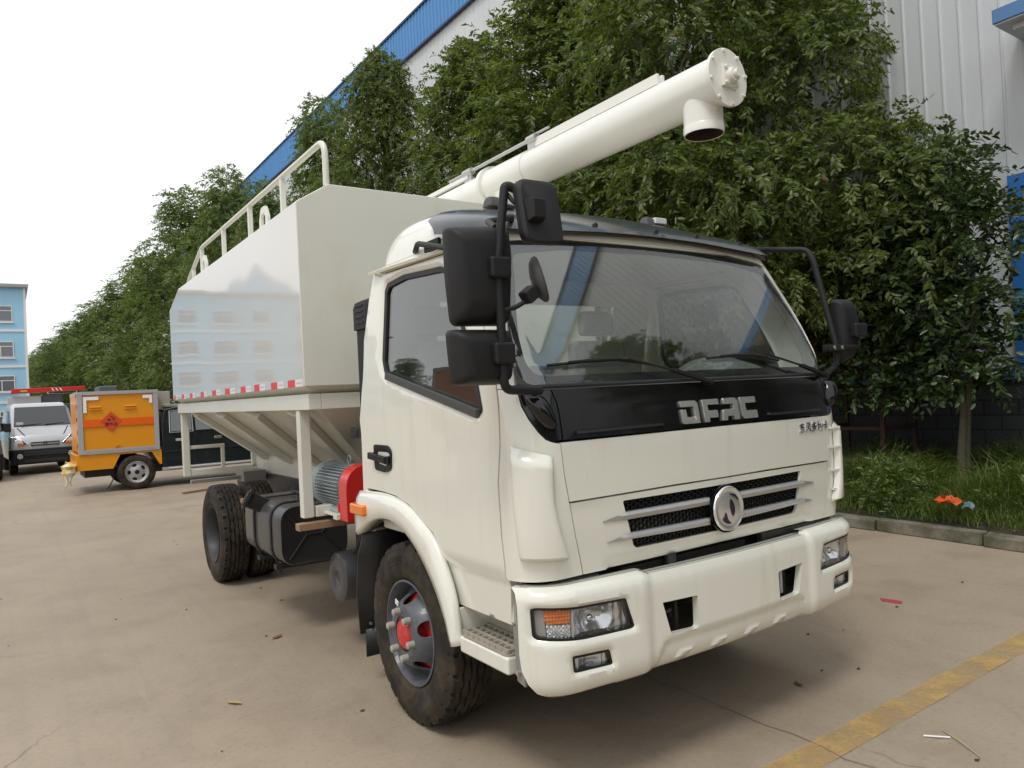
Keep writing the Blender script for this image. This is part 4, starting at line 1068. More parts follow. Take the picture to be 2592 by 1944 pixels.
mb = MB(); mb.lathe([(2.62, AR), (2.62, .158), (2.66, .158), (2.66, AR)], 48, c=(AX, 0, AZ), axis='y'); mb.lathe([(2.12, AR), (2.12, AR + .008), (2.60, AR + .008), (2.60, AR)], 48, c=(AX, 0, AZ), axis='y'); mb.build('pipe_joint', M['cream_white'], au, sharp=40)
mb = MB(); mb.prism([(-.03, AR - .01), (.03, AR - .01), (.03, AR + .05), (.012, AR + .05), (.012, AR + .012), (-.012, AR + .012), (-.012, AR + .05), (-.03, AR + .05)], (AX - .03, .86, AZ), (1, 0, 0), (0, 0, 1), (0, 1.24, 0)); mb.build('pipe_channel', M['cream_white'], au, bevel=.001)
mb = MB(); xr = AX - .055; zr = AZ + AR + .055
mb.cyl((xr, 2.05, zr), (xr, 3.2, zr), .013, n=12); mb.cyl((xr, 2.0, zr), (xr, 2.10, zr), .028, n=14); mb.cyl((xr, 2.85, zr), (xr, 2.97, zr), .028, n=14); mb.box((xr - .008, 2.02, AZ + .08), (xr + .008, 2.10, zr)); mb.box((xr - .008, 2.86, AZ + .08), (xr + .008, 2.96, zr))
mb.cyl((xr, 1.86, zr + .02), (xr, 2.02, zr + .02), .009, n=10)
mb.build('control_rod', M['zinc'], au, sharp=40)
mb = MB(); mb.bar((xr, 2.9, AZ + AR + .02), (xr, 6.2, AZ + AR + .02), .03, .03); mb.build('cable_tray', M['cream_white'], au)
for y in (2.4, 5.6):
    mb = MB(); mb.box((AX - .12, y - .05, 2.83), (AX + .12, y + .05, AZ - AR + .03)); mb.build('pipe_cradle', M['cream_tank'], FT, bevel=.004)

# ---- mirrors
def slab(poly, y, d, round_back=.5, tilt=0):
    """a mirror housing: glass side backwards (+Y), swollen shell towards the front"""
    mb = MB(); c = Vector((sum(p[0] for p in poly) / len(poly), sum(p[1] for p in poly) / len(poly)))
    rings = []
    for k, (t, s) in enumerate([(0, .97), (.06, 1), (.35, .985), (.65, .93), (.88, .80), (1.0, .60)]):
        rings.append([(c.x + (p[0] - c.x) * s, y - d * t, c.y + (p[1] - c.y) * s) for p in poly])
    mb.loft(rings); return mb
left = TR
pole = bend([(-.925, .135, 1.552), (-1.105, .10, 1.560), (-1.108, .10, 2.0), (-1.062, .10, 2.278), (-1.025, .085, 2.262), (-.985, .055, 2.22)], .035)
mb = MB(); mb.tube(pole, .0165, 12)
ma = mb.build('mirror_arm', M['plastic'], TR, sharp=50)
mb = MB(); mb.tube(bend([(-.955, 1.0, 2.218), (-.972, .96, 2.218), (-.985, .915, 2.236), (-1.09, .12, 2.03)], .03), .013, 10); mb.tube([(-1.09, .13, 2.13), (-.986, .33, 2.205), (-.83, .40, 2.253), (-.76, .50, 2.27)], .013, 10)
a, n = fc(-1.30, 2.213); b, _ = fc(-1.17, 2.213); mb.bar(a + n * .008, b + n * .008, .014, .045)
for s in (1.28, 1.235): p, n = fc(-s, 2.214); mb.cyl(p + n * .012, p + n * .02, .008, n=8)
mb.build('mirror_stay', M['plastic'], ma, sharp=50)
mm = fillet(ccw([(-1.274, 2.125), (-1.03, 2.150), (-1.018, 2.05), (-1.040, 1.79), (-1.262, 1.786), (-1.274, 1.95)]), [.03, .03, .02, .03, .03, .02], 5)
o = slab(mm, .19, .095).build('mirror_housing', M['plastic'], ma, sharp=50)
mb = MB(); mb.prism([(p[0] * 1, p[1]) for p in offset_poly(ccw(mm), .012)], (0, .192, 0), (1, 0, 0), (0, 0, 1), (0, .003, 0)); mb.build('mirror_glass', M['chrome'], o)
ml_ = fillet(ccw([(-1.282, 1.775), (-1.036, 1.777), (-1.040, 1.60), (-1.075, 1.579), (-1.27, 1.582)]), .025, 5)
o = slab(ml_, .19, .09).build('mirror_housing', M['plastic'], ma, sharp=50)
mb = MB(); mb.prism([(p[0] * 1, p[1]) for p in offset_poly(ccw(ml_), .012)], (0, .192, 0), (1, 0, 0), (0, 0, 1), (0, .003, 0)); mb.build('mirror_glass', M['chrome'], o)
for z0, z1 in ((1.945, 2.02), (1.648, 1.724)):
    mb = MB(); mb.box((-1.15, .072, z0), (-1.066, .135, z1)); mb.build('mirror_clamp', M['plastic'], ma, bevel=.012, seg=3)
    mb = MB(); mb.box((-1.16, .108, z0 - .012), (-1.058, .118, z1 + .008)); mb.build('clamp_recess', M['rubber'], ma)
tm_ = fillet([(-1.057, 2.055), (-.884, 2.06), (-.879, 2.292), (-1.055, 2.288)], .045, 6)
mb = MB(); mb.loft([[(x, .055 - .0 + (z - 2.17) * .18, z) for x, z in offset_poly(tm_, .004)], [(x, .045 + (z - 2.17) * .18, z) for x, z in tm_], [(x, .022 + (z - 2.17) * .18, z) for x, z in tm_], [(x, .012 + (z - 2.17) * .18, z) for x, z in offset_poly(tm_, .01)]])
o = mb.build('mirror_housing', M['plastic'], ma, sharp=40)
mb = MB(); mb.hexa([(-1.043, .02, 2.125), (-.968, .02, 2.13), (-.968, .02, 2.215), (-1.043, .02, 2.212), (-1.035, -.03, 2.14), (-.985, -.03, 2.14), (-.985, -.03, 2.205), (-1.035, -.03, 2.205)]); mb.build('mirror_knuckle', M['plastic'], o, bevel=.004)
mb = MB(); mb.tube(bend([(-1.052, .10, 2.245), (-1.045, .07, 2.205), (-1.0, .03, 2.193), (-.985, .0, 2.195)], .03), .008, 8); mb.build('mirror_link', M['plastic'], o, sharp=50)
# small round mirror
mb = MB(); c0 = Vector((-.945, .07, 1.948)); nrm = Vector((.80, -.52, .25)).normalized(); u = nrm.cross(Vector((0, 0, 1))).normalized(); w = u.cross(nrm)
rings = []
for t, s in [(-.006, .9), (0, 1), (.012, .98), (.028, .75), (.036, .35)]:
    rings.append([c0 - nrm * t + (u * math.cos(a) * .062 + w * math.sin(a) * .085) * s for a in [2 * PI * k / 32 for k in range(32)]])
mb.loft(rings); o = mb.build('mirror_housing', M['plastic_grey'], ma, sharp=50)
mb = MB(); mb.bar((-1.03, .06, 1.872), (-.985, .06, 1.905), .05, .05, up=(0, 1, 0)); mb.build('mirror_knuckle', M['plastic'], o, bevel=.008)
mb = MB(); mb.tube(bend([(-1.108, .10, 1.834), (-1.05, .09, 1.845), (-1.02, .07, 1.865), (-1.0, .06, 1.89)], .03), .0085, 8); mb.build('mirror_link', M['plastic'], o, sharp=50)
# right-hand mirror set
pole = bend([(.80, .60, 2.27), (1.03, .50, 2.27), (1.12, .37, 2.252), (1.12, .335, 2.19), (1.12, .225, 1.70), (1.11, .225, 1.61), (1.02, .22, 1.572), (.945, .19, 1.560)], .05)
mb = MB(); mb.tube(pole, .0155, 12); ma = mb.build('mirror_arm', M['plastic'], TR, sharp=50)
rm = fillet(ccw([(1.168, 1.955), (1.19, 1.968), (1.30, 1.968), (1.335, 1.88), (1.338, 1.80), (1.297, 1.64), (1.19, 1.615), (1.17, 1.68)]), .015, 4)
mb = slab(rm, .28, .075); o = mb.build('mirror_housing', M['plastic'], ma, sharp=50)
mb = MB(); mb.prism(offset_poly(ccw(rm), .012), (0, .282, 0), (1, 0, 0), (0, 0, 1), (0, .003, 0)); mb.build('mirror_glass', M['chrome'], o)
mb = MB(); mb.box((1.225, .17, 1.755), (1.335, .23, 1.83)); mb.build('mirror_clamp', M['plastic'], ma, bevel=.01, seg=3)
mb = MB(); mb.tube(bend([(1.298, .21, 1.76), (1.298, .205, 1.708), (1.13, .20, 1.703)], .04), .012, 10); mb.build('mirror_link', M['plastic'], ma, sharp=50)
mb = MB(); mb.box((1.0, .185, 1.684), (1.137, .235, 1.716)); mb.build('mirror_plate', M['plastic'], ma, bevel=.005)
mb = MB(); mb.cyl((1.03, .183, 1.70), (1.03, .178, 1.70), .010, n=10); mb.cyl((1.10, .183, 1.70), (1.10, .178, 1.70), .010, n=10); mb.build('bolt', M['zinc'], ma)
# ================================================================== the yard
EXPOSURE = -0.15
rng = np.random.default_rng(11)
def concrete():
    m, nt, b, o = nodes_of('yard_concrete')
    v = coords(nt)
    big = noise(nt, v, .35, 5, .6); mid = noise(nt, v, 1.7, 6, .68, .4); fine = noise(nt, v, 38, 4, .7)
    c = ramp(nt, big, [(.30, (.308, .248, .185)), (.52, (.343, .280, .210)), (.75, (.388, .320, .245))])
    st = ramp(nt, mid, [(.36, (.84, .83, .81)), (.52, (1, 1, 1)), (.80, (1.06, 1.06, 1.04))])
    c = mix(nt, .75, c, st, 'MULTIPLY')
    sp = ramp(nt, fine, [(.30, (.66, .65, .64)), (.42, (.97, .97, .97)), (.60, (1.02, 1.02, 1.02)), (.74, (1.16, 1.15, 1.13))])
    c = mix(nt, .8, c, sp, 'MULTIPLY')
    # scuffs: thin pale drag marks along the traffic direction
    sc = noise(nt, coords(nt, (3.5, .35, 1), (0, 0, .5)), 2.2, 5, .7)
    c = mix(nt, ramp(nt, sc, [(.62, (0, 0, 0)), (.80, (.35, .35, .35))]), c, (.44, .385, .31))
    oil = noise(nt, coords(nt), .9, 3, .5)
    c = mix(nt, ramp(nt, oil, [(.66, (0, 0, 0)), (.80, (.4, .4, .4))]), c, (.235, .195, .155))
    ty = noise(nt, coords(nt, (7, .12, 1)), 1.0, 3, .5)      # faint tyre tracks along the yard
    c = mix(nt, ramp(nt, ty, [(.56, (0, 0, 0)), (.72, (.30, .30, .30))]), c, (.25, .21, .168))
    cr = nt.nodes.new('ShaderNodeTexVoronoi'); cr.feature = 'DISTANCE_TO_EDGE'; cr.inputs['Scale'].default_value = .42
    wv = nt.nodes.new('ShaderNodeVectorMath'); wv.operation = 'ADD'; nz_ = N(nt, 'ShaderNodeTexNoise', Scale=3.0, Detail=5); nt.links.new(v, nz_.inputs['Vector']); sc2 = nt.nodes.new('ShaderNodeVectorMath'); sc2.operation = 'SCALE'; sc2.inputs['Scale'].default_value = .35
    nt.links.new(nz_.outputs['Color'], sc2.inputs[0]); nt.links.new(v, wv.inputs[0]); nt.links.new(sc2.outputs[0], wv.inputs[1]); nt.links.new(wv.outputs[0], cr.inputs['Vector'])
    ck = ramp(nt, cr.outputs['Distance'], [(.0, (1, 1, 1)), (.0022, (.6, .6, .6)), (.005, (0, 0, 0))])
    gate = ramp(nt, noise(nt, v, .25, 2), [(.52, (0, 0, 0)), (.60, (.75, .75, .75))])
    ckm = N(nt, 'ShaderNodeMath', operation='MULTIPLY'); nt.links.new(ck, ckm.inputs[0]); nt.links.new(gate, ckm.inputs[1])
    c = mix(nt, ckm.outputs[0], c, (.13, .105, .085))
    nt.links.new(c, b.inputs['Base Color'])
    rr = nt.nodes.new('ShaderNodeMapRange'); nt.links.new(mid, rr.inputs[0]); rr.inputs[3].default_value = .48; rr.inputs[4].default_value = .78
    nt.links.new(rr.outputs[0], b.inputs['Roughness']); b.inputs['Specular IOR Level'].default_value = .35
    bump(nt, b, fine, .22, .006)
    return m
def kx(y): return 4.43 + .064 * (min(y, 6) - .69)
mb = MB()
n = 40
mb.box((-1200, -900, -.3), (1500, 1500, 0)); structure('yard', mb, concrete())
def worn_paint():
    m = bpy.data.materials.new('worn_yellow_paint'); m.use_nodes = True; nt = m.node_tree; b = nt.nodes['Principled BSDF']; o = nt.nodes['Material Output']
    v = coords(nt); a = noise(nt, v, 5, 4, .6); f2 = noise(nt, v, 55, 3, .6)
    b.inputs['Base Color'].default_value = (.47, .27, .07, 1); b.inputs['Roughness'].default_value = .6
    c = mix(nt, noise(nt, v, 3, 3), (.48, .315, .115), (.55, .375, .16)); nt.links.new(c, b.inputs['Base Color'])
    ad = N(nt, 'ShaderNodeMath', operation='MULTIPLY_ADD'); nt.links.new(f2, ad.inputs[0]); ad.inputs[1].default_value = .32; nt.links.new(a, ad.inputs[2])
    k = ramp(nt, ad.outputs[0], [(.42, (.05, .05, .05)), (.80, (.85, .85, .85))])
    t = N(nt, 'ShaderNodeBsdfTransparent'); mx = nt.nodes.new('ShaderNodeMixShader')
    nt.links.new(k, mx.inputs[0]); nt.links.new(t.outputs[0], mx.inputs[1]); nt.links.new(b.outputs[0], mx.inputs[2]); nt.links.new(mx.outputs[0], o.inputs['Surface'])
    return m
mb = MB(); mb.add([(-8, -.265, .004), (4.2, -.235, .004), (4.2, -.105, .004), (-8, -.088, .004)], [(0, 1, 2, 3)]); structure('painted_line', mb, worn_paint())
mb = MB()   # slab joints and one crack
def strip(pts, w, z=.0045):
    for a, b in zip(pts, pts[1:]):
        d = Vector((b[0] - a[0], b[1] - a[1])).normalized(); q = Vector((-d.y, d.x)) * w / 2
        mb.add([(a[0] - q.x, a[1] - q.y, z), (b[0] - q.x, b[1] - q.y, z), (b[0] + q.x, b[1] + q.y, z), (a[0] + q.x, a[1] + q.y, z)], [(0, 1, 2, 3)])
pts = [(.235 + .012 * math.sin(k * 1.7) + .01 * math.sin(k * 4.1), -3 + k * .13) for k in range(34)]; strip(pts, .0045)
for xx in (-4.2, ): strip([(xx, -3), (xx, 70)], .008)
for yy in (10.5, 21): strip([(-30, yy), (4.6, yy)], .008)
structure('slab_joint', mb, pbr('joint_dirt', (.17, .138, .108), .9))
# kerb and planting bed
kerb_m = pbr('kerb_concrete', (.215, .19, .15), .85, var=.2, vscale=5, bumpk=.6, bscale=25, dirt=(.085, .085, .05), dscale=(3, 3, 3), dpos=(.40, .60))
ys_ = [-6 + 1.0 * k for k in range(76)]
for a, b in zip(ys_[:14], ys_[1:15]):
    mb = MB(); xa, xb = kx(a), kx(b); j = random.uniform(-.02, .02)
    mb.hexa([(xa + j, a + .008, 0), (xa + .14 + j, a + .008, 0), (xb + .14 + j, b - .008, 0), (xb + j, b - .008, 0), (xa + .012 + j, a + .008, .118 + j), (xa + .13 + j, a + .008, .118), (xb + .13 + j, b - .008, .118), (xb + .012 + j, b - .008, .118 + j)])
    o = structure('kerb', mb, kerb_m, bevel=.012)
mb = MB(); mb.hexa([(kx(8), 8.0, 0), (kx(8) + .14, 8, 0), (kx(8) + .14, 75, 0), (kx(8), 75, 0), (kx(8), 8, .145), (kx(8) + .14, 8, .145), (kx(8) + .14, 75, .145), (kx(8), 75, .145)]); structure('kerb', mb, kerb_m, bevel=.012)
mb = MB(); gx = np.linspace(0, 1, 22); rows = []
for y in list(np.linspace(-6, 8, 40)) + [20, 40, 75]:
    x0 = kx(y) + .12; rows.append([(x0 + (7.98 - x0) * t, y, .10 + .09 * min(1, t * 6) + .04 * math.sin(t * 9 + y * 1.7) * min(1, t * 5)) for t in gx])
mb.loft(rows, False, False, closed=False); structure('planting_bed', mb, pbr('soil', (.055, .042, .028), .95, var=.4, vscale=8, bumpk=.8, bscale=30, dirt=(.05, .065, .02), dpos=(.45, .6)))

def leaf_mat(name, stops, rough=.42, trans=.3, spec=.5):
    m, nt, b, o = nodes_of(name)
    g = nt.nodes.new('ShaderNodeNewGeometry')
    c = ramp(nt, g.outputs['Random Per Island'], stops)
    nt.links.new(c, b.inputs['Base Color']); b.inputs['Roughness'].default_value = rough; b.inputs['Specular IOR Level'].default_value = spec
    t = N(nt, 'ShaderNodeBsdfTranslucent'); c2 = mix(nt, 1.0, c, (1.25, 1.3, .55), 'MULTIPLY'); nt.links.new(c2, t.inputs['Color'])
    mx = nt.nodes.new('ShaderNodeMixShader'); mx.inputs[0].default_value = trans
    nt.links.new(b.outputs[0], mx.inputs[1]); nt.links.new(t.outputs[0], mx.inputs[2]); nt.links.new(mx.outputs[0], o.inputs['Surface'])
    return m
LEAF = leaf_mat('camphor_leaf', [(0, (.055, .092, .022)), (.35, (.092, .135, .032)), (.7, (.135, .178, .047)), (.92, (.20, .235, .075)), (.985, (.22, .25, .07)), (1, (.18, .11, .05))], .40, .45)
LEAF2 = leaf_mat('glossy_leaf', [(0, (.025, .05, .015)), (.5, (.045, .08, .025)), (.9, (.075, .12, .035)), (1, (.12, .16, .05))], .32, .2, .6)
LEAF3 = leaf_mat('far_leaf', [(0, (.085, .135, .040)), (.5, (.135, .19, .056)), (1, (.20, .255, .085))], .5, .38, .35)
GRASSM = leaf_mat('weed_blade', [(0, (.065, .115, .020)), (.5, (.105, .165, .032)), (.85, (.15, .20, .05)), (1, (.24, .20, .09))], .5, .35, .3)
BARK = pbr('bark', (.075, .062, .045), .9, var=.3, vscale=18, bumpk=.7, bscale=40)
def unit(a): return a / np.maximum(1e-9, np.linalg.norm(a, axis=-1, keepdims=True))
def leaf_cloud(name, lobes, n_spray, n_leaf, L, W, seed, droop=.45, twig=.30, mat=None, core=.62):
    g = np.random.default_rng(seed); P, T = [], []
    lob = np.array(lobes)
    axis = lob[:, :2].mean(0)
    for (x, y, z, rx, ry, rz_) in lobes:
        k = int(n_spray * (rx * ry + ry * rz_ + rx * rz_) / 3)
        d = unit(g.normal(size=(k, 3))); d[:, 2] = np.where(d[:, 2] < -.55, -d[:, 2], d[:, 2])
        rad = (core + (1 - core) * g.random((k, 1)) ** .6) * (1 + .14 * np.sin(d[:, :1] * 7 + seed) * np.cos(d[:, 1:2] * 6 + z))
        p = np.array([x, y, z]) + d * np.array([rx, ry, rz_]) * rad
        P.append(p); T.append(unit(d * .8 + g.normal(size=(k, 3)) * .45 + np.array([0, 0, -droop])))
    P, T = np.concatenate(P), np.concatenate(T); S = len(P)
    t = np.linspace(.12, 1, n_leaf)[None, :, None]
    ln = twig * (.6 + .7 * g.random((S, 1, 1)))
    base = P[:, None, :] + T[:, None, :] * ln * t + np.array([0, 0, -1]) * ln * .35 * t * t
    side = unit(np.cross(T, np.array([0, 0, 1.]) + g.normal(size=(S, 3)) * .3))[:, None, :]
    sg = np.where(np.arange(n_leaf) % 2 == 0, 1., -1.)[None, :, None]
    ld = unit(T[:, None, :] * .55 + side * sg * .8 + np.array([0, 0, -droop]) + g.normal(size=(S, n_leaf, 3)) * .32)
    nr = unit(np.cross(ld, side + g.normal(size=(S, n_leaf, 3)) * .45))
    wd = unit(np.cross(nr, ld))
    l = L * (.7 + .6 * g.random((S, n_leaf, 1))); w = W * (.75 + .5 * g.random((S, n_leaf, 1)))
    b0 = base; tip = base + ld * l + np.array([0, 0, -1]) * l * .10
    m1 = base + ld * l * .46; up_ = nr * w * .22
    m0 = base + ld * l * .30; m2 = base + ld * l * .68 + np.array([0, 0, -1]) * l * .03
    V = np.stack([b0, m0 - wd * w * .46 + up_, m2 - wd * w * .40 + up_ * .8, tip, m2 + wd * w * .40 + up_ * .8, m0 + wd * w * .46 + up_], 2).reshape(-1, 3); K = len(V) // 6
    idx = np.arange(K)[:, None] * 6
    F = np.concatenate([idx + np.array([[0, 1, 2, 3]]), idx + np.array([[0, 3, 4, 5]])], 1).reshape(-1)
    me = bpy.data.meshes.new(name); me.vertices.add(len(V)); me.vertices.foreach_set('co', V.ravel().astype(np.float32))
    me.loops.add(len(F)); me.loops.foreach_set('vertex_index', F.astype(np.int32))
    me.polygons.add(len(F) // 4); me.polygons.foreach_set('loop_start', np.arange(0, len(F), 4, dtype=np.int32)); me.polygons.foreach_set('loop_total', np.full(len(F) // 4, 4, np.int32))
    me.update(calc_edges=True); me.validate()
    if mat: me.materials.append(mat)
    return me
def trunk_mesh(name, h, r, lobes, seed, zmin=.25, forks=1):
    g = random.Random(seed); mb = MB()
    for f in range(forks):
        dx, dy = (g.uniform(-.3, .3), g.uniform(-.3, .3)) if forks > 1 else (0, 0)
        path = [(dx * .35 * k / 6 * (k / 6) + g.uniform(-.02, .02) + (.06 * f if forks > 1 else 0), dy * k / 6 + g.uniform(-.02, .02), h * k / 6) for k in range(7)]
        mb.tube(path, [r * (1.25 if k == 0 else 1 - .11 * k) for k in range(7)], 12)
    for (x, y, z, rx, ry, rz_) in lobes:
        z0 = min(h * .92, max(h * zmin, z - 1.2 * math.hypot(x, y) - .2)); a = Vector((0, 0, z0)); b = Vector((x, y, z)); m_ = a.lerp(b, .5) + Vector((0, 0, -.12))
        rr = r * (1 - .7 * z0 / h) * .45
        mb.tube([a, m_, b], [rr, rr * .7, rr * .25], 6)
        for _ in range(2):
            e = b + Vector((g.uniform(-.7, .7) * rx, g.uniform(-.7, .7) * ry, g.uniform(-.4, .7) * rz_)); mb.tube([m_.lerp(b, .7), e], [rr * .3, rr * .08], 5)
    return mb.mesh(name, 60)
def make_lobes(seed, z0, z1, R_, n, rl=(.65, 1.05), top=.45):
    g = random.Random(seed); out = []
    for i in range(n):
        t = (i + .5) / n; z = z0 + (z1 - z0) * t
        env = R_ * (math.sin(PI * min(1, .22 + t * .80)) ** .8) * (1 if t < .6 else 1 - (1 - top) * ((t - .6) / .4) ** 1.5)
        a = i * 2.39996 + g.uniform(-.4, .4); q = env * math.sqrt(g.uniform(.25, 1)); s = g.uniform(*rl)
        out.append((q * math.cos(a), q * math.sin(a), z, s, s, s * .8))
    return out
def tree(label, loc, crown, trunk, rz=0, sc=(1, 1, 1), group=None, cat='tree', name='camphor_tree'):
    t = thing(name, label, cat, loc, rz, group); t.scale = sc
    for nm, me in (('crown', crown), ('trunk', trunk)):
        o = bpy.data.objects.new(nm, me); COL.objects.link(o); o.parent = t
    return t
lA = make_lobes(3, 1.9, 9.3, 2.15, 36); lA += [(-.2, -2.3, 2.6, .85, .75, .75), (-.5, -2.0, 3.6, .8, .8, .7), (.2, -2.6, 3.3, .65, .6, .6), (-1.4, -1.3, 2.3, .8, .8, .6), (-1.5, .5, 2.2, .9, .9, .6), (-1.3, 1.6, 2.4, .9, .9, .7), (-1.9, -.6, 3.6, .8, .8, .7), (.6, -1.5, 2.2, .8, .8, .6), (.5, -.5, 1.8, .8, .8, .6), (.6, -2.2, 2.0, .7, .7, .5), (.3, .9, 1.8, .8, .8, .6), (.9, -1.1, 3.1, .8, .8, .7), (.8, .3, 2.7, .8, .8, .7)]
lB = make_lobes(8, 1.7, 9.8, 2.0, 40, (.6, .95), .30)
lC = make_lobes(15, 1.6, 10.4, 2.0, 38, (.65, 1.0), .30)
cA = leaf_cloud('crown', lA, 410, 13, .084, .036, 1, mat=LEAF, droop=.32, twig=.27); kA = trunk_mesh('trunk', 7.5, .13, lA, 1); kA.materials.append(BARK)
cB = leaf_cloud('crown', lB, 310, 13, .088, .038, 2, mat=LEAF, droop=.32, twig=.28); kB = trunk_mesh('trunk', 8, .14, lB, 2); kB.materials.append(BARK)
cC = leaf_cloud('crown', lC, 185, 12, .108, .046, 3, mat=LEAF3, droop=.3, twig=.34); kC = trunk_mesh('trunk', 8.4, .15, lC, 3); kC.materials.append(BARK)
GT = 'camphor trees in the row along the warehouse'
tree('big leafy camphor tree behind the truck cab, rising past the top of the picture', (6.35, 5.0, .15), cA, kA, 0, (1, 1, 1.05), GT)
tree('second camphor tree from the right, directly behind the discharge pipe', (6.4, 8.3, .15), cB, kB, 1.0, (1.2, 1.2, .93), GT)
specs = [(11.4, 6.3, .90, 1.05, 'B', 2.4, 'camphor tree whose pale crown stands against the white wall, left of the discharge pipe'),
         (16.2, 6.2, 1.06, .92, 'B', 4.0, 'pointed camphor tree overlapping the edge between white wall and blue roof band'),
         (20.4, 6.1, 1.0, .85, 'C', .6, 'camphor tree overlapping the blue roof band, above the middle of the roof rail'),
         (27, 6.1, .92, .85, 'C', 2.1, 'camphor tree at the lower end of the visible blue roof band'),
         (33, 6.1, 1.12, 1.0, 'C', 3.4, 'tall camphor tree against white sky just left of the blue roof band'),
         (41, 6.1, 1.22, 1.45, 'C', 5.0, 'tall camphor tree above the rear end of the feed tank'),
         (52, 6.0, 1.06, 1.6, 'C', .2, 'round camphor tree beside the rear edge of the feed tank'),
         (65, 5.8, 1.10, 1.8, 'C', 1.7, 'dark camphor tree above the black pickup cab'),
         (80, 5.2, 1.12, 1.9, 'C', 2.9, 'camphor tree with spiky tops above the orange box body'),
         (95, 4.3, 1.10, 1.9, 'C', 4.1, 'far camphor tree above the left half of the orange box body'),
         (106, 3.0, 1.02, 1.8, 'C', 5.5, 'small looking far tree, third from the blue office building'),
         (113, 1.6, .92, 1.7, 'C', .9, 'far dull green tree, second from the blue office building'),
         (119, .5, .82, 1.6, 'C', 3.9, 'farthest tree, right beside the corner of the blue office building')]
for y, x, sz, sx, k, rz_, lab in specs:
    c_, k_ = {'A': (cA, kA), 'B': (cB, kB), 'C': (cC, kC)}[k]
    tree(lab, (x, y, .12 if y < 75 else 0), c_, k_, rz_, (sx, sx, sz), GT)
for x, y, r_, lab in ((-37, 74, .4, 'tree behind the left of the yard, first of three mirrored in the door glass'), (-46, 71, 2.0, 'tree behind the left of the yard, middle of three mirrored in the door glass'), (-56, 66, 3.6, 'tree behind the left of the yard, last of three mirrored in the door glass')): tree(lab, (x, y, 0), cC, kC, r_, (1.5, 1.5, .85), 'trees mirrored in the door glass')
tree('camphor tree outside the right edge, mirrored in the windscreen', (6.3, -5.2, .15), cB, kB, 2.2, (1.1, 1.1, .8), GT)
# bushy small tree with two stems by the wall
lS = [(-.3, .2, 1.22, .4, .45, .28), (-.25, -.35, 1.25, .35, .4, .28), (-.2, .75, 1.3, .4, .45, .3), (-.1, .35, 1.42, .45, .45, .35), (-.15, -.3, 1.38, .45, .45, .35), (.1, -.75, 1.5, .4, .4, .35), (0, .75, 1.6, .4, .4, .35), (0, 0, 1.75, .62, .62, .5), (.1, .45, 1.9, .5, .5, .5), (-.1, -.5, 2.0, .6, .55, .5), (.1, .1, 2.5, .75, .75, .6), (-.2, .5, 2.7, .55, .5, .5), (.1, -.5, 2.9, .65, .6, .55), (0, .15, 3.3, .7, .65, .5), (.1, -.3, 3.7, .45, .45, .35), (-.15, .35, 3.75, .4, .4, .3), (-.4, 0, 2.2, .5, .6, .5), (-.35, -.2, 3.0, .5, .6, .5), (0, .95, 1.9, .5, .5, .45), (0, 1.0, 2.6, .5, .5, .5), (.3, .8, 1.55, .45, .45, .4)]
lS = [(x, y + .18, z, a * .86, b * .86, c * .95) for x, y, z, a, b, c in lS]
cS = leaf_cloud('crown', lS, 460, 9, .088, .044, 9, droop=.15, twig=.24, mat=LEAF2, core=.45); kS = trunk_mesh('trunk', 2.6, .05, lS, 9, zmin=.5, forks=2); kS.materials.append(pbr('pale_bark', (.13, .115, .08), .9, var=.35, vscale=20, bumpk=.6, bscale=50))
tree('small dark tree with broad glossy leaves and a forked pale trunk in the grass', (6.6, 2.1, .17), cS, kS, 0, (1, 1, 1), None, 'tree', 'broadleaf_tree')
# weeds
def blades(n, L, W, seed):
    g = np.random.default_rng(seed); y = -4 + 8.6 * g.random(n); x0 = np.array([kx(v) + .07 for v in y]); u = g.random(n) ** .8; x = x0 + (7.75 - x0) * u
    clump = .38 + .95 * np.clip(np.sin(x * 2.9 + 1.3 * y) * np.cos(y * 2.3 - x) + .35, 0, 1)
    l = L * (.45 + .8 * g.random(n)) * clump * np.clip(.62 + u * 5, .62, 1); a = 2 * PI * g.random(n); tilt = .25 + .75 * g.random(n)
    d = np.stack([np.cos(a) * tilt, np.sin(a) * tilt, np.ones(n)], 1); d = unit(d); b = np.stack([x, y, .14 + .05 * np.clip(u * 6, 0, 1)], 1)
    s = unit(np.cross(d, [0, 0, 1.]) + g.normal(size=(n, 3)) * .1) * (W * (.6 + .8 * g.random(n)))[:, None]
    mid = b + d * l[:, None] * .55; tip = mid + unit(d + np.stack([np.cos(a), np.sin(a), -.9 + 0 * a], 1) * (.4 + .5 * g.random(n))[:, None]) * (l * .5)[:, None]
    V = np.stack([b - s * .5, b + s * .5, mid + s * .45, tip, mid - s * .45], 1).reshape(-1, 3); i = np.arange(n)[:, None] * 5
    F = np.concatenate([i + np.array([[0, 1, 2]]), i + np.array([[0, 2, 4]]), i + np.array([[4, 2, 3]])], 1).reshape(-1)
    me = bpy.data.meshes.new('tall_weeds'); me.vertices.add(len(V)); me.vertices.foreach_set('co', V.ravel().astype(np.float32)); me.loops.add(len(F)); me.loops.foreach_set('vertex_index', F.astype(np.int32))
    me.polygons.add(len(F) // 3); me.polygons.foreach_set('loop_start', np.arange(0, len(F), 3, dtype=np.int32)); me.polygons.foreach_set('loop_total', np.full(len(F) // 3, 3, np.int32)); me.update(calc_edges=True); me.validate()
    return me
o = link('tall_weeds', blades(76000, .50, .0058, 5), GRASSM, None); tag(o, 'tall green weeds growing behind the kerb by the dark brick wall', 'grass', kind='stuff')

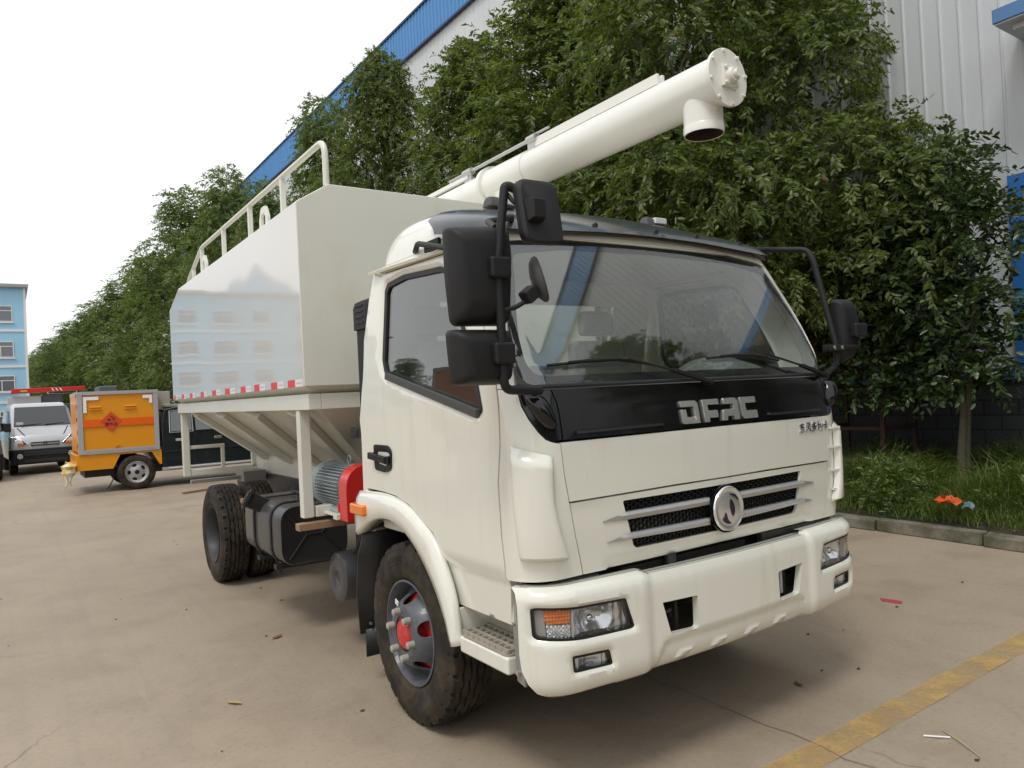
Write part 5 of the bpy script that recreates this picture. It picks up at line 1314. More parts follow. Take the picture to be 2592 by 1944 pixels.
g_ = random.Random(31); lw = []
for k in range(46):
    y = g_.uniform(-3, 4.2); x = kx(y) + g_.choice((g_.uniform(.10, .6), g_.uniform(.3, 3.0))); r = g_.uniform(.10, .26); lw.append((x, y, .20 + r * .7, r, r, r * 1.1))
o = link('leafy_weeds', leaf_cloud('leafy_weeds', lw, 900, 7, .055, .020, 41, droop=-.25, twig=.13, mat=leaf_mat('weed_leaf', [(0, (.06, .11, .02)), (.6, (.12, .18, .04)), (1, (.20, .25, .07))], .5, .35), core=.3), None, None)
tag(o, 'low leafy weeds growing in clumps along the kerb', 'weeds', kind='stuff')

# ------------------------------------------------------------------ warehouse
WX, WH = 8.0, 13.0
WA = thing('warehouse', 'long warehouse with white ribbed wall, blue roof band and dark block base', 'building', (WX, 20, 0))
def ribbed(x, y0, y1, z0, z1, pitch, depth, rib):
    mb = MB(); pr = []; y = y0
    while y < y1:
        pr += [(0, y), (0, y + pitch - rib), (-depth, y + pitch - rib * .72), (-depth, y + pitch - rib * .28)]; y += pitch
    pr.append((0, y))
    mb.loft([[(x + a, b, z0) for a, b in pr], [(x + a, b, z1) for a, b in pr]], False, False, closed=False)
    return mb
wall_m = pbr('white_sheet', (.64, .665, .69), .45, var=.05, vscale=.8, dirt=(.56, .58, .60), dscale=(1, 1, .12), dpos=(.4, .8))
blue_m = pbr('blue_sheet', (.075, .26, .56), .45, var=.06, vscale=1.2)
blue_p = pbr('blue_paint', (.03, .17, .50), .4, var=.06)
L0 = 20
ribbed(0, -28 - L0, 95 - L0, 1.48, 12.0, .24, .020, .045).build('wall', wall_m, WA, sharp=20)
fs_ = ribbed(-.10, -28 - L0, 95 - L0, 11.95, WH, .20, .03, .06).build('roof_band', blue_m, WA, sharp=20)
mb = MB(); mb.box((-.16, -28 - L0, WH), (.2, 95 - L0, WH + .06)); mb.box((-.12, -28 - L0, 11.9), (.0, 95 - L0, 11.95)); mb.build('band_edge', pbr('blue_edge', (.03, .06, .16), .5), fs_)
mb = MB(); mb.box((.03, -28 - L0, 0), (14, 95 - L0, WH - .4)); mb.build('building_core', pbr('wall_back', (.4, .4, .4), .9), WA)
def block_mat():
    m, nt, b, o = nodes_of('dark_blocks')
    t = nt.nodes.new('ShaderNodeTexCoord'); sx = nt.nodes.new('ShaderNodeSeparateXYZ'); cb_ = nt.nodes.new('ShaderNodeCombineXYZ')
    nt.links.new(t.outputs['Object'], sx.inputs[0]); nt.links.new(sx.outputs['Y'], cb_.inputs[0]); nt.links.new(sx.outputs['Z'], cb_.inputs[1])
    br = N(nt, 'ShaderNodeTexBrick', Scale=1.0); br.inputs['Brick Width'].default_value = .40; br.inputs['Row Height'].default_value = .19; br.inputs['Mortar Size'].default_value = .012
    br.inputs['Color1'].default_value = (.022, .025, .030, 1); br.inputs['Color2'].default_value = (.032, .035, .040, 1); br.inputs['Mortar'].default_value = (.010, .011, .012, 1); br.inputs['Mortar Smooth'].default_value = .3
    nt.links.new(cb_.outputs[0], br.inputs['Vector']); nt.links.new(br.outputs['Color'], b.inputs['Base Color']); b.inputs['Roughness'].default_value = .65
    iv = N(nt, 'ShaderNodeMath', operation='SUBTRACT'); iv.inputs[0].default_value = 1; nt.links.new(br.outputs['Fac'], iv.inputs[1]); bump(nt, b, iv.outputs[0], .8, .012)
    return m
mb = MB(); mb.box((-.06, -28 - L0, 0), (.03, 95 - L0, 1.40)); mb.build('block_base', block_mat(), WA)
mb = MB(); mb.box((-.09, -28 - L0, 1.40), (.03, 95 - L0, 1.485)); mb.build('base_trim', blue_p, WA)
for k in range(-3, 9):
    y1 = 1.97 + 6.6 * k - L0; ya = y1 - 3.6
    if y1 + L0 > 60: break
    mb = MB(); z0, z1 = 1.53, 3.95
    for (a, b, c, d) in ((ya, y1, z0, z0 + .10), (ya, y1, z1 - .16, z1), (ya, ya + .14, z0 + .1, z1 - .16), (y1 - .14, y1, z0 + .1, z1 - .16), (ya + 1.14, ya + 1.22, z0 + .1, z1 - .16), (ya + 2.30, ya + 2.38, z0 + .1, z1 - .16), (ya + .14, y1 - .14, z0 + 1.5, z0 + 1.56)):
        mb.box((-.10, a, c), (-.02, b, d))
    wn = mb.build('window', blue_p, WA)
    mb = MB(); mb.box((-.055, ya + .1, z0 + .06), (-.045, y1 - .1, z1 - .1)); mb.build('pane', pbr('window_pane', (.16, .20, .22), .06, spec=.8), wn)
mb = MB(); mb.box((-.80, -6 - L0, 5.60), (-.02, 1.765 - L0, 5.77)); ca = mb.build('door_canopy', pbr('canopy_blue', (.085, .20, .42), .45, var=.06), WA, bevel=.01)
mb = MB(); mb.box((-.62, 1.42 - L0, 5.52), (-.12, 1.62 - L0, 5.60)); mb.box((-.78, -6 - L0, 5.585), (-.02, 1.75 - L0, 5.60)); mb.build('canopy_bracket', wall_m, ca)

# ------------------------------------------------------------------ rusty rack
RK = thing('steel_rack', 'rusty open steel rack standing behind the truck beside the wall', 'rack', (6.4, 3.1, .15))
def rbar(a, b, w=.06): 
    mb = MB(); mb.bar(a, b, w, w); return mb.build('frame_bar', M['rust'], RK, bevel=.004)
for x in (0, .75):
    for y in (-.20, .72): rbar((x, y, 0), (x, y, 1.72), .055)
for z in (.27, .72, 1.21, 1.70):
    for x in (0, .75): rbar((x, -.17, z), (x, .69, z), .045)
    for y in (-.20, .72): rbar((.04, y, z), (.71, y, z), .05)
mb = MB(); mb.box((-.05, -.20, .30), (.72, .70, .325)); mb.build('shelf_board', pbr('board', (.13, .13, .12), .8, var=.2), RK)

# ------------------------------------------------------------------ litter on the ground
def scrap(name, label, cat, pts, z, h, mat):
    mb = MB(); mb.loft([[(x, y, z) for x, y in pts], [(x + .002, y, z + h) for x, y in pts]]); return tag(mb.build(name, mat), label, cat)
scrap('paper_strip', 'small red paper strip lying flat on the concrete right of the truck', 'litter', [(2.345, .748), (2.37, .63), (2.426, .648), (2.394, .786)], .003, .003, pbr('red_paper', (.42, .05, .06), .6))
mb = MB(); mb.tube([(.635, -.37, .006), (.665, -.415, .009), (.70, -.447, .006)], .004, 6); tag(mb.build('plastic_strip', M['white_sticker']), 'short white plastic strip lying beside a thin pale twig', 'litter')
mb = MB(); mb.tube([(.742, -.397, .006), (.69, -.49, .01), (.62, -.60, .006)], [.002, .0028, .002], 6); tag(mb.build('twig', pbr('straw', (.45, .40, .28), .8)), 'thin pale twig on the concrete beyond the yellow line', 'twig')
mb = MB(); g_ = random.Random(4); pts = []
ring = [[(4.62 + .08 * math.cos(a) * s + g_.uniform(-.03, .03), 1.36 + .13 * math.sin(a) * s + g_.uniform(-.02, .02), .33 + h + g_.uniform(-.025, .025)) for a in [2 * PI * k / 14 for k in range(14)]] for s, h in ((1, 0), (.8, .03), (.45, .05), (.1, .045))]
mb.loft(ring); bg_ = mb.build('plastic_bag', pbr('orange_bag', (.62, .11, .02), .35), sharp=20); tag(bg_, 'crumpled orange plastic bag lying in the weeds above the kerb', 'litter')
mb = MB(); ring = [[(4.60 + .035 * math.cos(a) * s + g_.uniform(-.02, .02), 1.16 + .045 * math.sin(a) * s + g_.uniform(-.015, .015), .31 + h + g_.uniform(-.02, .02)) for a in [2 * PI * k / 12 for k in range(12)]] for s, h in ((1, 0), (.7, .03), (.1, .035))]
mb.loft(ring); tag(mb.build('plastic_wrapper', pbr('pale_blue_wrap', (.16, .26, .30), .3), sharp=20), 'pale blue wrapper beside the orange bag in the weeds', 'litter')
LFM = pbr('dry_leaf', (.20, .09, .045), .8, var=.3)
leaf_lab = {0: 'brown fallen leaf on the concrete left of the front wheel', 1: 'fallen leaf on the concrete in front of the bumper'}
def fallen(x, y, s, rot, label, grp=None):
    mb = MB(); c, sn = math.cos(rot), math.sin(rot); pts = [(-1, 0, .0), (-.3, .35, .25), (.5, .28, .2), (1, 0, .35), (.5, -.28, .1), (-.3, -.35, .15)]
    P = [(x + s * (a * c - b * sn), y + s * (a * sn + b * c), .006 + s * h * .5) for a, b, h in pts]
    mb.add(P + [(p[0], p[1], p[2] + .0015) for p in P], [(0, 1, 2, 3, 4, 5), (11, 10, 9, 8, 7, 6)] + [(i, (i + 1) % 6, (i + 1) % 6 + 6, i + 6) for i in range(6)])
    return tag(mb.build('fallen_leaf', LFM, sharp=20), label, 'leaf', grp)
fallen(-1.10, 2.95, .045, .4, 'brown fallen leaf lying between the front wheel and the fuel tank', 'leaves scattered on the concrete')
fallen(.72, .285, .035, 1.2, 'brown fallen leaf on the concrete just ahead of the bumper', 'leaves scattered on the concrete')
fallen(-1.60, 2.03, .05, 2.2, 'pale fallen leaf on the concrete left of the front wheel', 'leaves scattered on the concrete').data.materials[0] = pbr('pale_leaf', (.42, .31, .16), .8)
gs = random.Random(21); sp_m = pbr('leaf_crumb', (.06, .035, .03), .9)
mb = MB()
for k in range(110):
    x, y = gs.uniform(-4.5, 4.2), gs.uniform(-1.2, 7.5); s = gs.uniform(.003, .011); a = gs.uniform(0, 6)
    mb.add([(x + s * math.cos(a + q) * (1 + .6 * (i % 2)), y + s * math.sin(a + q), .004 + .002 * (i % 2)) for i, q in enumerate((0, 1.3, 2.7, 4.1, 5.2))] + [(x, y, .004 + s * .6)], [(0, 1, 5), (1, 2, 5), (2, 3, 5), (3, 4, 5), (4, 0, 5)])
tag(mb.build('leaf_crumbs', sp_m), 'tiny dark leaf crumbs scattered over the concrete', 'litter', kind='stuff')
mb = MB(); mb.bar((.05, 12.45, .02), (.62, 12.62, .03), .07, .03); tag(mb.build('board', M['wood'], bevel=.003), 'wooden board lying on the ground in front of the orange pickup', 'board')

# ------------------------------------------------------------------ small road wheels for the parked vehicles
def road_wheel(parent, loc, r, w, flip, alloy=True, mat=None):
    q = thing('wheel', None, None, loc); q.parent = parent; q.rotation_euler = flip
    mb = MB(); mb.lathe([(-.30 * w, r * .60), (-.48 * w, r * .64), (-.5 * w, r * .80), (-.46 * w, r * .93), (-.36 * w, r * .985), (-.12 * w, r), (-.1 * w, r * .975), (.1 * w, r * .975), (.12 * w, r), (.36 * w, r * .985), (.5 * w, r * .8), (.3 * w, r * .6)], 48)
    mb.build('tyre', M['tyre'], q, sharp=40)
    mb = MB(); mb.lathe([(-.44 * w, r * .63), (-.46 * w, r * .60), (-.38 * w, r * .56), (-.1 * w, r * .52)], 40)
    holes = []
    for k in range(5):
        a = 2 * PI * k / 5; holes.append([((.40 * r) * math.cos(a) + .085 * r * math.cos(b) * math.cos(a) - .13 * r * math.sin(b) * math.sin(a), (.40 * r) * math.sin(a) + .085 * r * math.cos(b) * math.sin(a) + .13 * r * math.sin(b) * math.cos(a)) for b in [2 * PI * j / 14 for j in range(14)]])
    rim = mb.build('rim', mat or M['zinc'], q, sharp=40)
    patch('wheel_disc', disc_f([(0, -.42 * w), (r * .2, -.40 * w), (r * .5, -.30 * w), (r * .57, -.36 * w)]), [(.57 * r * math.cos(a), .57 * r * math.sin(a)) for a in [2 * PI * j / 40 for j in range(40)]], [h if True else h for h in holes], grid=r * .09, th=.012, mat=mat or M['silver'], parent=rim, bev=0, sharp=50)
    mb = MB(); mb.lathe([(-.47 * w, .0001), (-.46 * w, r * .12), (-.40 * w, r * .13)], 20); mb.build('hub_cap', M['plastic'], q)
    mb = MB(); mb.lathe([(-.05 * w, .0001), (-.05 * w, r * .56)], 24); mb.build('brake_drum', M['chassis'], q)
    return q
# ------------------------------------------------------------------ orange box pickup (its right side towards the camera, nose to the right)
PK = thing('box_pickup', 'pickup with an orange box body, silver trim and a black cab', 'pickup', (-1.42, 14.2, 0))
org = pbr('orange_paint', (.76, .30, .010), .32, coat=.2, var=.04); orr = pbr('orange_band', (.80, .13, .004), .3); alu = pbr('aluminium_trim', (.50, .50, .50), .4, .5, var=.08)
blk = pbr('black_car_paint', (.012, .016, .018), .15, coat=.8)
BW = 1.70
mb = MB(); mb.box((.03, .02, .78), (1.38, BW - .02, 1.92)); bx = mb.build('cargo_box', org, PK, bevel=.005)
mb = MB()
for x0, x1 in ((-.005, .085), (1.32, 1.405)): mb.box((x0, -.005, .76), (x1, .08, 1.94)); mb.box((x0, BW - .08, .76), (x1, BW + .005, 1.94))
mb.box((-.01, -.012, 1.90), (1.41, BW + .01, 1.965)); mb.box((.085, -.006, .755), (1.32, .05, .845))
for z in (.778, .80, .822): mb.box((.09, -.010, z - .004), (1.32, -.006, z + .004))
mb.build('box_trim', alu, bx, bevel=.006)
mb = MB(); mb.box((-.01, .08, .80), (.03, BW * .5 - .01, 1.90)); mb.box((-.01, BW * .5 + .01, .80), (.03, BW - .08, 1.90)); rd_ = mb.build('rear_door', org, bx, bevel=.006)
mb = MB()
for z in (.9, 1.15, 1.4, 1.65, 1.85): mb.box((-.018, .05, z), (.0, .13, z + .08))
mb.build('door_hinge', M['tape_red'], rd_)
mb = MB(); mb.box((.085, -.0015, 1.28), (1.32, .0105, 1.425)); mb.build('orange_band', orr, bx)
dm = Vector((.56, -.004, 1.373)); mb = MB(); mb.prism([(-.192, 0), (0, -.192), (.192, 0), (0, .192)], dm, (1, 0, 0), (0, 0, 1), (0, .01, 0)); ds = mb.build('hazard_diamond', pbr('diamond_red', (.66, .07, .015), .4), bx)
mb = MB()
mb.prism([(.024 * math.cos(a), .024 * math.sin(a)) for a in [2 * PI * k / 12 for k in range(12)]], dm + Vector((-.035, -.003, .035)), (1, 0, 0), (0, 0, 1), (0, .002, 0))
for k in range(7):
    a = -.5 + k * .38; mb.bar(dm + Vector((-.0 + .03 * math.cos(a), -.002, .045 + .03 * math.sin(a))), dm + Vector((.0 + .07 * math.cos(a), -.002, .045 + .06 * math.sin(a))), .008, .002, up=(0, 1, 0))
mb.build('diamond_symbol', M['rubber'], ds)
tm = text_mesh('爆炸品', .075, .001)
for v in tm.vertices: v.co = dm + Vector((v.co.x, -.003 - v.co.z, v.co.y - .055))
link('diamond_lettering', tm, M['rubber'], ds)
whm = pbr('white_reflective', (.9, .88, .92), .2)
mb = MB(); mb.box((.10, -.003, 1.80), (.36, .0, 1.865)); mb.box((.10, -.003, 1.56), (.155, .0, 1.80)); mb.box((1.13, -.003, 1.80), (1.30, .0, 1.865)); mb.box((1.245, -.003, 1.70), (1.30, .0, 1.80)); mb.build('corner_reflector', whm, bx)
mb = MB()
for x in (.20, .80):
    for z in (1.62, 1.67): mb.hexa([(x, -.0, z - .008), (x + .2, -.0, z - .008), (x + .2, .03, z - .008), (x, .03, z - .008), (x, -.012, z - .012), (x + .2, -.012, z - .012), (x + .2, .03, z + .015), (x, .03, z + .015)])
mb.build('vent_louvre', org, bx); mb = MB(); mb.box((.62, -.012, .88), (.68, .02, .93)); mb.build('box_latch', org, bx)
arch = [(.66 + 0, .455)] + [(.98 - .40 * math.cos(a), .37 + .40 * math.sin(a)) for a in np.linspace(.25, PI - .25, 9)] + [(1.40, .455)]
mb = MB(); mb.prism([(-.05, .455), (.57, .455), (.70, .72), (1.26, .72), (1.40, .46), (1.44, .46), (1.44, .755), (-.05, .755)], (0, .02, 0), (1, 0, 0), (0, 0, 1), (0, BW - .04, 0)); mb.build('bed_body', org, PK, bevel=.008)
mb = MB(); mb.box((-.14, .05, .44), (-.05, BW - .05, .56)); mb.build('rear_bumper', org, PK, bevel=.01)
mb = MB(); mb.cyl((1.36, .012, .685), (1.36, .022, .685), .035, n=20); mb.build('fuel_flap', pbr('flap', (.35, .33, .10), .4), PK)
mb = MB(); mb.box((.1, .3, .30), (4.6, BW - .3, .46)); mb.build('underbody', M['chassis'], PK)
cabp = [(1.46, .38), (1.46, 1.28), (1.53, 1.56), (1.75, 1.60), (2.55, 1.60), (2.85, 1.54), (3.45, 1.10), (4.35, 1.02), (4.55, .92), (4.60, .45), (4.30, .40)]
mb = MB(); mb.loft([[(x, .06 if z > 1.1 else .02, z) if False else (x, .02 + max(0, z - 1.05) * .22, z) for x, z in cabp], [(x, BW - .02 - max(0, z - 1.05) * .22, z) for x, z in cabp]]); cbk = mb.build('cab', blk, PK, bevel=.02, seg=3)
mb = MB()
for pg in ([(1.62, 1.10), (1.64, 1.50), (1.90, 1.53), (2.02, 1.53), (2.02, 1.10)], [(2.10, 1.10), (2.10, 1.53), (2.62, 1.52), (3.05, 1.14), (3.0, 1.10)]):
    mb.loft([[(x, .012 + max(0, z - 1.05) * .22, z) for x, z in pg], [(x, .032 + max(0, z - 1.05) * .22, z) for x, z in pg]])
mb.build('cab_window', pbr('pickup_glass', (.10, .12, .125), .06, spec=.9), cbk)
mb = MB()
for pg in ([(1.60, 1.08), (1.62, 1.52), (2.04, 1.55), (2.04, 1.08)],): 
    pts = [Vector((x, .010 + max(0, z - 1.05) * .22, z)) for x, z in pg]
    for a, b in zip(pts, pts[1:] + pts[:1]): mb.bar(a, b, .014, .012)
mb.build('window_trim', alu, cbk)
mb = MB(); mb.box((1.70, -.012, .90), (1.86, .02, .95)); mb.box((2.45, -.012, .90), (2.60, .02, .95)); mb.build('door_handle', M['chrome'], cbk, bevel=.008)
mb = MB(); mb.box((1.50, .012, .70), (4.0, .03, .715)); mb.box((2.055, .012, .42), (2.065, .03, 1.10)); mb.build('door_seam', M['rubber'], cbk)
mb = MB(); mb.tube([(1.55, .02, .36), (3.4, .02, .36)], .03, 8); mb.box((1.44, .02, .33), (1.56, .10, .39)); mb.build('side_step', alu, PK)
mb = MB(); mb.box((1.55, .35, 1.60), (2.4, 1.3, 1.66)); mb.box((1.44, .4, 1.55), (1.70, 1.2, 1.93)); mb.build('roof_box', pbr('beige_box', (.42, .40, .35), .6), PK, bevel=.01)
for x in (.98, 3.90):
    road_wheel(PK, (x, .13, .345), .345, .24, (0, 0, PI / 2)); road_wheel(PK, (x, BW - .13, .345), .345, .24, (0, 0, -PI / 2))
mb = MB(); mb.tube([(.60, .25, .45), (.58, .2, .25), (.50, .15, .10), (.44, .12, .06)], .012, 6); mb.tube([(.62, .28, .45), (.64, .25, .28), (.69, .2, .20)], .012, 6); mb.build('hanging_strap', M['rubber'], PK)
mb = MB(); g_ = random.Random(9)
rings = []
for t, s in ((0, .015), (.05, .06), (.11, .10), (.18, .085), (.24, .115), (.29, .04)):
    rings.append([(-.18 + math.cos(a) * s * 1.2 + g_.uniform(-.01, .01), .02 + math.sin(a) * s + g_.uniform(-.008, .008), .33 + t + g_.uniform(-.008, .008)) for a in [2 * PI * k / 14 for k in range(14)]])
mb.loft(rings); mb.tube([(-.24, .0, .38), (-.21, -.02, .26), (-.27, .0, .12)], [.05, .022, .006], 7); mb.tube([(-.16, .0, .38), (-.17, -.02, .28), (-.15, .0, .2)], [.04, .02, .006], 7)
def bag_mat():
    m, nt, b, o = nodes_of('bag_plastic'); f = noise(nt, coords(nt), 9, 3); nt.links.new(ramp(nt, f, [(.40, (.70, .40, .06)), (.50, (.72, .60, .25)), (.58, (.72, .70, .62))]), b.inputs['Base Color']); b.inputs['Roughness'].default_value = .35; return m
o = mb.build('tied_bag', bag_mat(), sharp=25); o.location = (-1.42, 14.2, 0); tag(o, 'yellow and white plastic bag tied to the rear corner of the orange pickup', 'bag')

# ------------------------------------------------------------------ silver van and a second one at the picture edge
def make_van(paint, lab, loc, rz):
    V = thing('minivan', lab, 'van', loc, rz)
    def sec(y, zb, zt, wb, wt):   # half section ring
        return [(s * w, y, z) for s, w, z in ((-1, wb, zb), (-1, wb * 1.01, zb + .35), (-1, wb * .98, zb + .62), (-1, wt, zt - .10), (-1, wt - .10, zt), (1, wt - .10, zt), (1, wt, zt - .10), (1, wb * .98, zb + .62), (1, wb * 1.01, zb + .35), (1, wb, zb))]
    mb = MB(); W2 = .78
    prof = [(0, .42, .80, .70, .68), (.02, .40, .92, .76, .72), (.12, .40, 1.05, W2, .745), (.42, .40, 1.22, W2, .74), (.50, .40, 1.30, W2, .735), (.95, .40, 1.80, W2, .69), (1.15, .40, 1.90, W2, .67), (2.0, .40, 1.93, W2, .67), (4.0, .42, 1.90, W2, .66), (4.05, .45, 1.80, .74, .62)]
    mb.loft([sec(*p) for p in prof]); bd = mb.build('body', paint, V, bevel=.03, seg=3, sharp=50)
    mb = MB(); a = [(-.66, .478, 1.285), (.66, .478, 1.285), (.595, .938, 1.80), (-.595, .938, 1.80)]
    mb.loft([[(x, y - .012, z + .012) for x, y, z in a], [(x, y + .01, z) for x, y, z in a]]); mb.build('windscreen', M['darkglass'], V, bevel=.006)
    mb = MB(); mb.box((-.795, .60, 1.20), (-.70, 1.5, 1.68)); mb.box((.70, .60, 1.20), (.795, 1.5, 1.68)); 
    for s in (-1, 1):
        m2 = MB(); m2.loft([[(s * .765, .72, 1.22), (s * .765, 1.45, 1.22), (s * .715, 1.45, 1.72), (s * .715, 1.02, 1.72)], [(s * .788, .72, 1.22), (s * .788, 1.45, 1.22), (s * .738, 1.45, 1.72), (s * .738, 1.02, 1.72)]]); m2.build('side_window', M['darkglass'], V)
    mb = MB(); mb.loft([[(x, y, z) for x, y in fillet([(-.80, -.06), (.80, -.06), (.80, .55), (-.80, .55)], .12)] for z in (.28, .68)]); bmp = mb.build('bumper', M['plastic'], V, bevel=.03, seg=3)
    mb = MB(); mb.box((-.50, -.075, .50), (.50, -.05, .62)); mb.box((-.5, -.07, .32), (.5, -.05, .40)); mb.build('air_intake', M['rubber'], bmp, bevel=.02)
    for s in (-1, 1):
        mb = MB(); mb.loft([[(s * .38, .01, .80), (s * .76, .07, .76), (s * .77, .15, 1.02), (s * .60, .08, 1.03)], [(s * .38, -.022, .80), (s * .76, .02, .76), (s * .77, .10, 1.02), (s * .60, .03, 1.03)]]); h = mb.build('headlight', M['chrome'], V, bevel=.01)
        mb = MB(); mb.box((s * .48, -.03, .78), (s * .62, .02, .85)); mb.build('indicator', M['amber'], h, bevel=.008)
        mb = MB(); mb.cyl((s * .58, -.08, .50), (s * .58, -.04, .50), .07, n=20); mb.build('fog_lamp', M['zinc'], bmp, bevel=.01)
        mb = MB(); mb.box((s * .84, .50, 1.18), (s * .98, .56, 1.40)); mb.bar((s * .76, .6, 1.22), (s * .88, .54, 1.26), .03, .03); mb.build('wing_mirror', M['plastic'], V, bevel=.02)
        mb = MB(); mb.tube([(s * .30, -.004, .74), (s * .34, .02, .86), (s * .46, .13, 1.06), (s * .58, .44, 1.24)], .012, 6); mb.build('bonnet_crease', M['plastic'], bd)
    mb = MB(); mb.box((-.32, -.02, .83), (.32, .012, .86)); mb.box((-.30, -.02, .76), (.30, .012, .79)); mb.box((-.04, -.028, .77), (-.015, 0, .87)); mb.box((.015, -.028, .77), (.04, 0, .87)); mb.build('grille_bar', M['plastic_grey'], V, bevel=.006)
    mb = MB(); mb.bar((-.50, .46, 1.31), (-.02, .50, 1.335), .014, .014); mb.bar((.05, .46, 1.31), (.5, .50, 1.335), .014, .014); mb.build('wiper', M['plastic'], V)
    mb = MB(); mb.box((-.60, .50, 1.33), (-.44, .52, 1.40)); mb.build('paper_slip', M['white_sticker'], V)
    for y in (.75, 3.1):
        road_wheel(V, (-.68, y, .29), .29, .19, (0, 0, 0)); road_wheel(V, (.68, y, .29), .29, .19, (0, 0, PI))
    return V
silv = pbr('silver_van_paint', (.50, .51, .54), .3, .25, coat=.6)
VN = make_van(silv, 'silver minivan with a black bumper parked nose on behind the orange pickup', (-1.70, 21.4, 0), .06)
V2 = copy_tree(VN); V2.location = (-3.42, 19.6, 0); V2.rotation_euler = (0, 0, .02); tag(V2, 'grey van cut off by the left edge of the picture', 'van')
gv = pbr('grey_van_paint', (.12, .125, .13), .35, coat=.5)
for ch in [k for k in COL.objects if k.parent == V2 and k.name.startswith('body')]: ch.material_slots[0].link = 'OBJECT'; ch.material_slots[0].material = gv
# ------------------------------------------------------------------ crane lorry
CRN = thing('crane_lorry', 'lorry with a red crane boom and grey body parked behind the silver van', 'truck', (-2.5, 28.0, 0))
mb = MB(); mb.box((0, .2, 1.0), (.98, 2.2, 2.24)); mb.build('cargo_body', pbr('light_grey_panel', (.45, .46, .47), .5, var=.05), CRN, bevel=.02)
mb = MB(); mb.box((1.0, .25, .9), (1.62, 2.2, 2.30)); mb.build('crane_base', pbr('dark_grey_panel', (.09, .095, .105), .5), CRN, bevel=.02)
mb = MB(); mb.box((1.64, .3, .8), (4.6, 2.2, 1.9)); mb.build('bed', pbr('blue_bed', (.03, .07, .20), .5), CRN, bevel=.02)
mb = MB(); mb.box((2.75, .4, 1.9), (3.35, 2.0, 2.52)); mb.build('stabiliser_box', pbr('grey_cab', (.10, .11, .12), .5), CRN, bevel=.04)
mb = MB(); mb.hexa([(.10, .10, 2.33), (2.30, .10, 2.40), (2.30, .40, 2.40), (.10, .40, 2.33), (.14, .10, 2.50), (2.30, .10, 2.535), (2.30, .40, 2.535), (.14, .40, 2.50)]); bo = mb.build('crane_boom', M['red'], CRN, bevel=.01)
mb = MB(); mb.box((.38, .09, 2.39), (.58, .099, 2.45)); mb.build('boom_plate', pbr('yellow_plate', (.65, .40, .03), .4), bo)
mb = MB()
for k in range(3): mb.hexa([(1.33 + .12 * k, .088, 2.40), (1.37 + .12 * k, .088, 2.40), (1.37 + .12 * k, .099, 2.40), (1.33 + .12 * k, .099, 2.40), (1.27 + .12 * k, .088, 2.50), (1.31 + .12 * k, .088, 2.50), (1.31 + .12 * k, .099, 2.50), (1.27 + .12 * k, .099, 2.50)])
mb.build('boom_stripe', M['white_sticker'], bo)
mb = MB(); mb.box((0, .4, .55), (4.6, 2.0, .9)); mb.build('chassis_frame', M['chassis'], CRN)
for x in (.6, 3.6): road_wheel(CRN, (x, .35, .45), .45, .28, (0, 0, PI / 2)); road_wheel(CRN, (x, 2.05, .45), .45, .28, (0, 0, -PI / 2))

# ------------------------------------------------------------------ blue office building at the end of the yard
BB = thing('office_building', 'three storey light blue office building with white bands and a grey overhanging roof', 'building', (-1.0, 70, 0))
bl = pbr('light_blue_render', (.33, .58, .78), .8, var=.05, vscale=.6, dirt=(.33, .55, .71), dscale=(.5, .5, .2)); wh = pbr('white_band', (.72, .73, .74), .7, var=.04)
BL = 31.0
mb = MB(); mb.box((-BL, 0, 0), (0, 12, 12.1)); mb.build('wall', bl, BB)
mb = MB()
for z in (2.75, 5.66, 8.58): mb.box((-BL, -.06, z - .09), (.06, 12, z + .09))
mb.build('floor_band', wh, BB)
mb = MB(); mb.box((-.10, -.07, 0), (.07, .5, 12.1)); mb.build('corner_strip', wh, BB)
mb = MB(); mb.hexa([(-BL - .5, -.5, 12.1), (.22, -.5, 12.1), (.22, 13, 12.1), (-BL - .5, 13, 12.1), (-BL - .5, -.6, 12.32), (.30, -.6, 12.32), (.30, 13, 12.32), (-BL - .5, 13, 12.32)]); rf = mb.build('roof', pbr('grey_fascia', (.50, .51, .53), .7), BB)
mb = MB(); mb.prism([(-4.2, 12.3), (4.2, 12.3), (3.4, 12.5), (0, 15.4), (-3.4, 12.5)], (-19, -.35, 0), (1, 0, 0), (0, 0, 1), (0, 3.0, 0)); mb.build('gable', wh, rf)
mb = MB(); mb.prism([(-3.0, 12.42), (3.0, 12.42), (0, 14.8)], (-19, -.36, 0), (1, 0, 0), (0, 0, 1), (0, -.05, 0)); mb.build('gable_panel', bl, rf)
first = None
for fl_ in range(4):
    z0 = (.75, 3.63, 6.40, 9.30)[fl_]
    for k in range(9):
        x1 = -.88 - 3.55 * k
        if first is None:
            mb = MB(); ww, hh = 1.75, 1.30
            for a, b, c, d in ((-ww, 0, 0, .06), (-ww, 0, hh - .06, hh), (-ww, -ww + .06, .06, hh - .06), (-.06, 0, .06, hh - .06), (-ww + .06, -.06, .86, .92), (-ww / 2 - .03, -ww / 2 + .03, .06, .86), (-ww / 2 - .23, -ww / 2 - .17, .92, hh - .06)): mb.box((a, -.05, c), (b, .0, d))
            wn = mb.build('window', wh, BB); wn.location = (x1, 0, z0)
            mb = MB(); mb.box((-ww, -.02, 0), (0, -.005, hh)); pn = mb.build('pane', pbr('office_glass', (.13, .14, .16), .08, spec=.8), wn)
            mb = MB(); mb.box((-ww - .1, -.12, -.12), (.1, .0, -.03)); sl = mb.build('sill', wh, wn); first = wn
        else:
            c_ = copy_tree(first, BB); c_.location = (x1, 0, z0)
